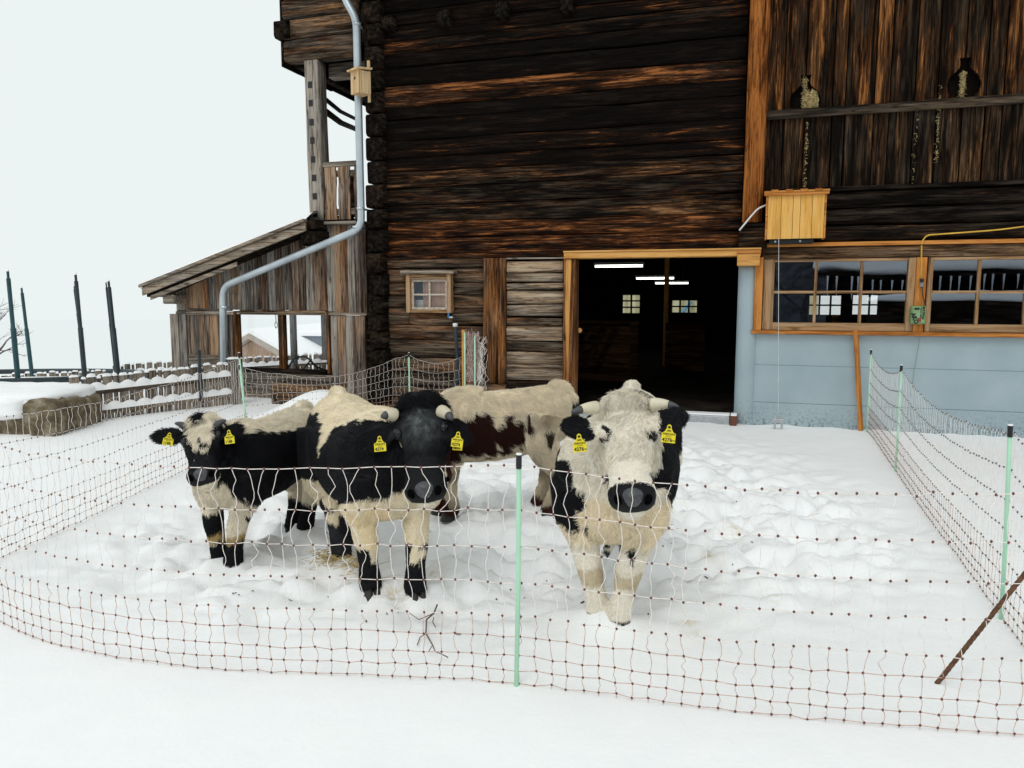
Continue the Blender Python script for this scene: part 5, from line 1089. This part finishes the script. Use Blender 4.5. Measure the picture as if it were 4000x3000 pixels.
    for f, _ in hoofs:
        for sg in (1, -1):
            vv = []; ff = []; nn_ = 10
            for j in range(nn_):
                q = 2*math.pi*j/nn_; vv.append((f[0]+.012*h+.055*h*math.cos(q)*(1.15 if math.cos(q) > 0 else .9), f[1]+sg*.024*h+.026*h*math.sin(q), -.03)); 
            for j in range(nn_):
                q = 2*math.pi*j/nn_; vv.append((f[0]+.0+.042*h*math.cos(q), f[1]+sg*.02*h+.022*h*math.sin(q), .055*h))
            ff = [(j, (j+1) % nn_, nn_+(j+1) % nn_, nn_+j) for j in range(nn_)]+[tuple(range(nn_, 2*nn_))]
            MB().add(vv, ff).build('hoof', MAT['hoof'], e, smooth=True)
    if horn:
        for key in ('hornL', 'hornR'):
            b0, b1 = lw(head[key][0]), lw(head[key][1]); md = (b0+b1)/2+head.get('hbend', np.array([0, 0, .015])); uu = np.linspace(0, 1, 12); pts = np.array([(1-u)**2*b0+2*u*(1-u)*md+u*u*b1 for u in uu]); r0 = head.get('hr', .03)*k; rad_ = r0*(1-.75*uu**1.6)
            ho = MB().tube(pts[:8], rad_[:8]*1.0, 12).build('horn', MAT['horn_tip' if head.get('hdark') else 'horn'], e, smooth=True); MB().tube(pts[7:], np.concatenate([rad_[7:-1], [rad_[-1]*.5]]), 12).build('horn_tip', MAT['horn_tip'], ho, smooth=True)
    # fur
    me.calc_loop_triangles(); T = len(me.loop_triangles); tri = np.zeros(T*3, np.int32); me.loop_triangles.foreach_get('vertices', tri); tri = tri.reshape(-1, 3)
    vn_ = np.zeros(N*3, np.float32); me.vertex_normals.foreach_get('vector', vn_); vn_ = vn_.reshape(-1, 3).astype(float)
    A, Bv, C = co[tri[:, 0]], co[tri[:, 1]], co[tri[:, 2]]; ar = np.linalg.norm(np.cross(Bv-A, C-A), axis=1); rg = np.random.default_rng(seed)
    nf = fur['n']; ti = rg.choice(T, nf, p=ar/ar.sum()); r1, r2 = rg.random(nf), rg.random(nf); s1 = np.sqrt(r1); w0, w1, w2 = (1-s1)[:, None], (s1*(1-r2))[:, None], (s1*r2)[:, None]
    root = A[ti]*w0+Bv[ti]*w1+C[ti]*w2; nor = vn_[tri[ti, 0]]*w0+vn_[tri[ti, 1]]*w1+vn_[tri[ti, 2]]*w2; nor /= np.linalg.norm(nor, axis=1)[:, None]+1e-9
    c_ = classify(root); cl_ = coat(c_)
    hd_, er = c_['head'], c_['ear']; t, ll, n_ = c_['t'], c_['l'], c_['n']
    keep = ~(hd_ & (t > .90) & (n_ > -.12)) & (root[:, 2] > .03)
    eyed = np.full(nf, 9.)
    for sg in (1, -1):
        pe_ = H(.33, sg*.113, -.022); de = np.linalg.norm(root-pe_, axis=1); keep &= de > .034*k; eyed = np.minimum(eyed, de/k)
    ln = np.full(nf, fur['body']); leg = c_['z'] < belly-.02; ln[leg] = fur['leg']; ln[hd_] = fur['head']; ln[hd_ & (t > .6)] *= .55; ln[hd_ & (t < .12)] *= fur.get('poll', 1.3); ln[er] = fur['ear']
    tailm = (root[:, 0] < B_-.16*h) & (c_['z'] < .6) & (np.abs(root[:, 1]) < .06*h); ln[tailm] = .09
    ln *= rg.uniform(.65, 1.25, nf); ln[eyed < .045] *= .4
    comb = np.tile(np.array([-.75, 0, -.65]), (nf, 1)); comb[leg] = [-.1, 0, -1]
    fr_ = c_['x'] > F_+.10*h; comb[fr_] = [.0, 0, -1.]
    hc = -a*(.0)+a*1.0; comb[hd_] = hc; up_ = hd_ & (t < .35); comb[up_] = a*.6+l*(np.clip(ll/.06+.8*vn(root*30), -1, 1)*.5)[up_][:, None]
    comb[er] = np.array([0, 0, -.4]); 
    for b0, b1, fc, wv, dr, L in ears:
        m_ = er & (np.linalg.norm(root-(b0+b1)/2, axis=1) < L); comb[m_] = dr*.8+np.array([0, 0, -.5])
    sw = np.stack([vn(root*fur['sf']+9), vn(root*fur['sf']+40), vn(root*fur['sf']+77)], -1)*fur['swirl']; comb = comb+sw
    comb = comb-nor*(comb*nor).sum(1)[:, None]; comb /= np.linalg.norm(comb, axis=1)[:, None]+1e-9
    K = 5; P_ = np.zeros((nf, K, 3)); lift = fur['lift']*np.ones(nf); lift[er] = .55
    ph = rg.random(nf)*6.28; side = np.cross(nor, comb); clump = vn(root*fur['sf']*2.2)*3.1
    for j in range(K):
        u = j/(K-1); P_[:, j] = root-nor*.002+(ln*u)[:, None]*(comb*(1-lift*.5*(1-u))[:, None]+nor*(lift*(1-.55*u))[:, None])+side*(ln*fur['curl']*np.sin(u*4.5+clump+ph*.25)*u)[:, None]+rg.normal(0, .06, (nf, 3))*(ln*u)[:, None]
    P_, cl_ = P_[keep], cl_[keep]; nf = len(P_)
    jit = (rg.uniform(.70, 1.12, nf)*(1+.14*vn(root[keep]*14+3)+.10*vn(root[keep]*45)))[:, None]; cl_ = cl_*jit
    cu = bpy.data.hair_curves.new('fur'); cu.add_curves([K]*nf); cu.attributes['position'].data.foreach_set('vector', P_.reshape(-1).astype(np.float32))
    ra = cu.attributes.get('radius') or cu.attributes.new('radius', 'FLOAT', 'POINT'); rad = np.tile(np.linspace(1, .3, K)*fur['r'], nf); ra.data.foreach_set('value', rad.astype(np.float32))
    ca_ = cu.attributes.new('coat', 'FLOAT_COLOR', 'CURVE'); ca_.data.foreach_set('color', np.concatenate([cl_, np.ones((nf, 1))], 1).ravel().astype(np.float32))
    fo = bpy.data.objects.new('fur', cu); COL.objects.link(fo); fo.parent = e; cu.materials.append(MAT['fur']); fo['kind'] = 'stuff'
    # ear tags
    if tags:
        for (wp, txt, small, size, tilt, ry) in tags:
            p = lw(wp); tg = bpy.data.objects.new('ear_tag', None)
            s_ = size; outline = [(-.5, -.62), (.5, -.62), (.5, .05), (.30, .18), (.17, .42), (.15, .62), (.0, .72), (-.15, .62), (-.17, .42), (-.30, .18), (-.5, .05)]
            me_ = MB().prism([(x*s_, z*s_) for x, z in outline], -.0015, .0015).mesh('ear_tag'); fixn(me_)
            rz = -ang+ry; tg = link('ear_tag', me_, MAT['tag'], e, loc=p, rot=(R(-8), R(tilt), rz))
            V, f = ellip(np.array([0, -.003, .50*s_]), (np.array([.1*s_, 0, 0]), np.array([0, .003, 0]), np.array([0, 0, .1*s_])), 10, 6); MB().add(V, f).build('tag_stud', MAT['ink'], tg)
            text(txt, .36*s_, MAT['ink'], tg, (-.08*s_, -.0022, -.42*s_), (R(90), 0, 0), bold=.009*s_); text(small, .14*s_, MAT['ink'], tg, (.38*s_, -.0022, -.45*s_), (R(90), 0, 0)) if small else None
            text('AT 73', .15*s_, MAT['ink'], tg, (0, -.0022, -.16*s_), (R(90), 0, 0)); text('AMA', .16*s_, MAT['ink'], tg, (0, -.0022, .24*s_), (R(90), 0, 0), bold=.004*s_)
            bc = MB(); rr = random.Random(7); x = -.40
            while x < .4: w_ = rr.choice((.02, .035, .05)); bc.box(x*s_, (x+w_)*s_, -.0022, -.0016, -.06*s_, .08*s_); x += w_+rr.choice((.025, .04))
            bc.build('barcode', MAT['ink'], tg)
    return e
def blend(c, m, col): c[m] = col; return c
def warp(c, f=9, amp=.03, s=0):
    p = c['p']; return vn(p*f+s)*amp+vn(p*f*2.7+s+11)*amp*.5+vn(p*f*7+s+5)*amp*.25
# ---- coats (all in the animal's own coordinates)
def headless(c): return ~(c['head'] | c['ear'])
def coat_white(c):
    n = len(c['x']); col = np.tile(np.array([.89, .825, .70]), (n, 1)); b = headless(c); x, z, y = c['x']+warp(c, 7, .03), c['z']+warp(c, 8, .03, 20), c['y']; F_, h = c['F'], c['h']
    col[b & (c['x'] > F_) & (z < .62) & (z > .4)] *= [1.0, .93, .80]
    L = b & (y > .02) & inpoly(x, z, [(-.35, .99), (F_+.03, .99), (F_+.11, .86), (F_+.07, .66), (F_-.04, .56), (-.02, .60), (-.2, .70), (-.5, .66), (-.5, .99)]); blend(col, L, BLACKC)
    sp = vn(c['p']*np.array([9, 9, 6.5])+3); Rr = b & (y < -.03) & (z > .46) & (z < .94)
    blend(col, Rr & (x < F_-.12) & (sp > -.25), BLACKC); blend(col, Rr & (x >= F_-.12) & (x < F_+.13) & (sp > .34), BLACKC)
    blend(col, b & (y < -.10) & inpoly(x, z, [(F_+.0, .62), (F_+.09, .66), (F_+.1, .55), (F_+.03, .52)]), BLACKC)
    blend(col, b & (z < .42) & (z > .1) & (vn(c['p']*17+8) > .56), BLACKC)
    k = b & (c['x'] > 0) & (np.abs(c['z']-.235+.02*vn(c['p']*20)) < .045) ; col[k] = col[k]*.45+np.array([.48, .35, .14])*.55
    blend(col, b & (c['z'] < .06), BLACKC*3)
    blend(col, c['ear'], BLACKC)
    t, l, nn_ = c['t'], c['l'], c['n']; hd_ = c['head']
    w_ = warp(c, 16, .02, 3); blend(col, hd_ & (t+w_ > .865-.9*np.maximum(0, np.abs(l)-.075)) & (nn_ > -.118), BLACKC)
    for sg in (1, -1): blend(col, hd_ & (((t-.33)*.52)**2+(np.clip(np.abs(l)-.112, -9, 9))**2+(nn_+.022)**2 < .040**2) & (l*sg > 0), BLACKC)
    blend(col, hd_ & (np.abs(l) > .06) & (t > .45) & (t < .75) & (vn(c['p']*24+4) > .5), BLACKC*4)
    return np.clip(col, 0, 1)
def coat_bull(c):
    n = len(c['x']); col = np.tile(BLACKC, (n, 1)); b = headless(c); wj = warp(c, 10, .035); x, z, y = c['x']+warp(c, 6, .04, 9), c['z']+wj, c['y']; F_, B_ = c['F'], c['B']
    top = np.interp(x, [B_-.3, B_-.12, B_+.05, -.12, .04, .12, F_-.12, F_+.02, F_+.3], [.80, .86, .885, .90, .74, .90, .93, .95, .97])
    blend(col, b & (z > top), CREAM*[1.03, 1.0, .93])
    bot = np.interp(x, [B_-.2, B_, 0, F_-.1, F_+.05, F_+.25], [.55, .52, .50, .50, .56, .60]); blend(col, b & (z < bot), CREAM*[1.03, 1.0, .92])
    fr = b & (c['x'] > F_) & (z < .5) & (vn(c['p']*6) > -.1); col[fr] = col[fr]*[1, .95, .84]
    blend(col, b & (c['x'] < B_-.1) & (z < .66), CREAM*.95)
    lg = b & (z < .30); frt = c['x'] > 0; blend(col, lg & frt & (z < .225), BLACKC); blend(col, lg & frt & (vn(c['p']*13+4) > .25), BLACKC); blend(col, b & ~frt & (z < .24+.05*vn(c['p']*9)), BLACKC*3); blend(col, b & ~frt & (z < .42) & (vn(c['p']*15+8) > .4), BLACKC*2)
    t, l, nn_ = c['t'], c['l'], c['n']; hd_ = c['head']
    g = np.clip(1-np.abs(l)/.10, 0, 1)*np.clip((t-.06)/.12, 0, 1)*np.clip((.58-t)/.25, 0, 1)*(.3+.7*np.clip(vn(c['p']*60)+.4, 0, 1)); g = g*(hd_ & (nn_ > -.09)); col = col+g[:, None]*np.array([.17, .185, .19])
    chin = (hd_ | (c['t'] > .8)) & (t > .78) & (nn_ < -.118+.015*vn(c['p']*25)) & (nn_ > -.26) & (t < 1.15) & (np.abs(l) < .12); blend(col, chin, CREAM)
    for sg in (1, -1): blend(col, hd_ & ((t-.40)**2*.2+(np.abs(l)-.118)**2+(nn_+.06)**2 < .011**2) & (l*sg > 0), CREAM)
    blend(col, c['ear'], BLACKC)
    return np.clip(col, 0, 1)
def coat_calf(c):
    n = len(c['x']); col = np.tile(BLACKC, (n, 1)); b = headless(c); x, z, y = c['x']+warp(c, 6, .03, 9), c['z']+warp(c, 11, .035), c['y']; F_, B_ = c['F'], c['B']
    top = np.interp(x, [B_-.2, B_-.05, B_+.1, 0, F_-.1, F_+.02, F_+.1], [.76, .80, .86, .885, .92, .985, 1.1]); blend(col, b & (z > top), CREAM)
    bot = np.interp(x, [B_-.2, B_, 0, F_-.12, F_-.02, F_+.08, F_+.3], [.56, .53, .43, .40, .46, .60, .66]); blend(col, b & (z < bot), CREAM)
    blend(col, b & (c['x'] < B_-.02) & (z < .66) & (z > .3), CREAM*.95)
    frt = c['x'] > 0; blend(col, b & frt & (z < .20+.04*vn(c['p']*15)), BLACKC); blend(col, b & frt & (z < .40) & (vn(c['p']*np.array([9, 9, 11])+14) > .0) & (z > .24), BLACKC)
    blend(col, b & ~frt & (z < .26+.06*vn(c['p']*9)), BLACKC); kn = b & frt & (np.abs(z-.215) < .03); blend(col, kn, np.array([.5, .36, .15]))
    t, l, nn_ = c['t']+warp(c, 22, .05, 4), c['l']+warp(c, 20, .022, 8), c['n']; hd_ = c['head']
    wd_ = np.interp(t, [-.2, .0, .15, .3, .5, .62], [.105, .10, .088, .07, .042, .0]); bl = hd_ & (np.abs(l) < wd_) & (nn_ > -.10); blend(col, bl, CREAM*1.02)
    blend(col, hd_ & (t < .05) & (np.abs(l) < .028), BLACKC); blend(col, bl & (vn(c['p']*26+2) > .42) & (l > .0), BLACKC); blend(col, hd_ & (t > .56) & (t < .68) & (np.abs(l) < .05) & (vn(c['p']*38) > .3), CREAM*.7)
    blend(col, (hd_ | (c['t'] > .75)) & (c['t'] > .72) & (c['t'] < 1.3) & (nn_ < -.115) & (np.abs(l) < .14) & (nn_ > -.4), CREAM)
    blend(col, c['ear'], BLACKC)
    return np.clip(col, 0, 1)
def coat_brown(c):
    n = len(c['x']); col = np.tile(CREAM*[1.03, 1.0, .95], (n, 1)); b = headless(c); x, z, y = c['x']+warp(c, 9, .05), c['z']+warp(c, 10, .05, 30), c['y']; F_, B_ = c['F'], c['B']
    pt_ = inpoly(x, z, [(B_+.18, .76), (B_+.28, .79), (B_+.36, .73), (.04, .79), (.1, .84), (F_-.02, .78), (F_+.3, .78), (F_+.3, .56), (F_+.02, .52), (.04, .50), (.0, .60), (B_+.33, .54), (B_+.2, .60)]); blend(col, b & pt_ & (y > .0), BROWNC)
    blend(col, b & (y > 0) & (vn(c['p']*13+6) > .5) & (z > .45) & (z < .85) & (x > B_+.05), BROWNC)
    dirt = b & (c['x'] < B_+.12) & (z < .82); k = np.clip(vn(c['p']*5+3)*.9+.25, 0, .75); col[dirt] = col[dirt]*(1-k[dirt])[:, None]+k[dirt][:, None]*np.array([.28, .2, .095])
    blend(col, b & (((c['x']-B_+.0)/.04)**2+((c['z']-.66)/.06)**2 < 1+.8*vn(c['p']*22)) & (y > 0), np.array([.05, .035, .02]))
    lgm = b & (z < .45); k = np.clip(vn(c['p']*9+8)*.7+.15, 0, .7); col[lgm] = col[lgm]*(1-k[lgm])[:, None]+k[lgm][:, None]*np.array([.2, .15, .08]); blend(col, b & (z < .14+.06*vn(c['p']*14)), BROWNC*2)
    tl_ = b & (c['x'] < B_-.195*c['h']) & (c['z'] < .9); blend(col, tl_, np.array([.05, .045, .022])); 
    blend(col, c['head'] & (np.abs(c['l']) > .06), BROWNC); blend(col, c['ear'], BROWNC)
    return np.clip(col, 0, 1)
# ---- the four animals
ZF = -.03
def GF(px, py): return G(px, py, ZF)
make_cow('cream-white young bull with black ears, black muzzle and horns standing foremost', FEET[0], 1.07, 1.13,
    dict(poll=P(2447, 1572, 3.62), muzzle=P(2474, 1925, 3.25), k=1.07, earL=(P(2560, 1655, 3.50), P(2692, 1622, 3.44)), earR=(P(2325, 1680, 3.50), P(2192, 1668, 3.44)), hornL=(P(2545, 1580, 3.6), P(2652, 1590, 3.54)), hornR=(P(2330, 1592, 3.6), P(2232, 1612, 3.52)), hr=.030, hbend=np.array([0, 0, .012]), ear=1.5), coat_white,
    dict(n=120000, body=.028, leg=.018, head=.028, ear=.02, lift=.38, curl=.22, swirl=.7, sf=9, r=.0011, poll=1.7),
    [(P(2264, 1732, 3.37), '4276', '738', .062, -4, R(8)), (P(2612, 1696, 3.37), '4276', '738', .062, 5, R(-6))], seed=11, belly=.40, leg_k=1.08)
make_cow('black young bull with cream back, white horns and grizzled forehead', FEET[1], 1.03, 1.08,
    dict(poll=P(1637, 1566, 4.02), muzzle=P(1652, 1900, 3.66), k=1.08, earL=(P(1728, 1668, 3.95), P(1842, 1715, 3.97)), earR=(P(1538, 1690, 3.95), P(1440, 1735, 3.98)), hornL=(P(1725, 1608, 3.98), P(1768, 1640, 3.89)), hornR=(P(1542, 1622, 3.99), P(1488, 1630, 3.93)), hr=.034, hbend=np.array([0, 0, .015]), ear=1.6), coat_bull,
    dict(n=110000, body=.026, leg=.022, head=.030, ear=.026, lift=.32, curl=.22, swirl=.5, sf=8, r=.0011, poll=1.8),
    [(P(1484, 1735, 3.86), '4274', '', .060, -3, R(10)), (P(1787, 1718, 3.85), '4274', '', .060, 6, R(-8)), (P(1788, 1735, 3.865), '0890', '', .05, 2, R(-8))], seed=12, belly=.42, leg_k=1.08)
make_cow('small black calf with white blaze and woolly cream rump', FEET[2], .885, 1.10,
    dict(poll=P(785, 1642, 4.42), muzzle=P(776, 1838, 4.10), earL=(P(868, 1700, 4.38), P(948, 1672, 4.4)), earR=(P(704, 1712, 4.38), P(600, 1692, 4.42)), hornL=(P(848, 1662, 4.4), P(884, 1643, 4.38)), hornR=(P(722, 1668, 4.4), P(682, 1655, 4.38)), hr=.024, k=.88, ear=1.5, hdark=True), coat_calf,
    dict(n=95000, body=.034, leg=.026, head=.034, ear=.03, lift=.38, curl=.16, swirl=.5, sf=8, r=.0011, poll=1.4),
    [(P(658, 1716, 4.30), '1188', '', .055, 14, R(25)), (P(896, 1708, 4.30), '1188', '', .060, -8, R(-10))], seed=13, belly=.42, leg_k=1.12)
make_cow('shaggy cream steer with dark brown side patch standing behind the others', FEET[3], .965, .98,
    dict(poll=P(1690, 1660, 5.25), muzzle=P(1716, 1868, 5.05), earL=(P(1745, 1690, 5.25), P(1800, 1700, 5.3)), earR=(P(1640, 1690, 5.25), P(1585, 1700, 5.3)), k=.85), coat_brown,
    dict(n=100000, body=.05, leg=.032, head=.03, ear=.03, lift=.42, curl=.30, swirl=.7, sf=9, r=.0012, poll=1.4), None, horn=False, seed=14, belly=.44, nose='pink_nose', leg_k=1.1)
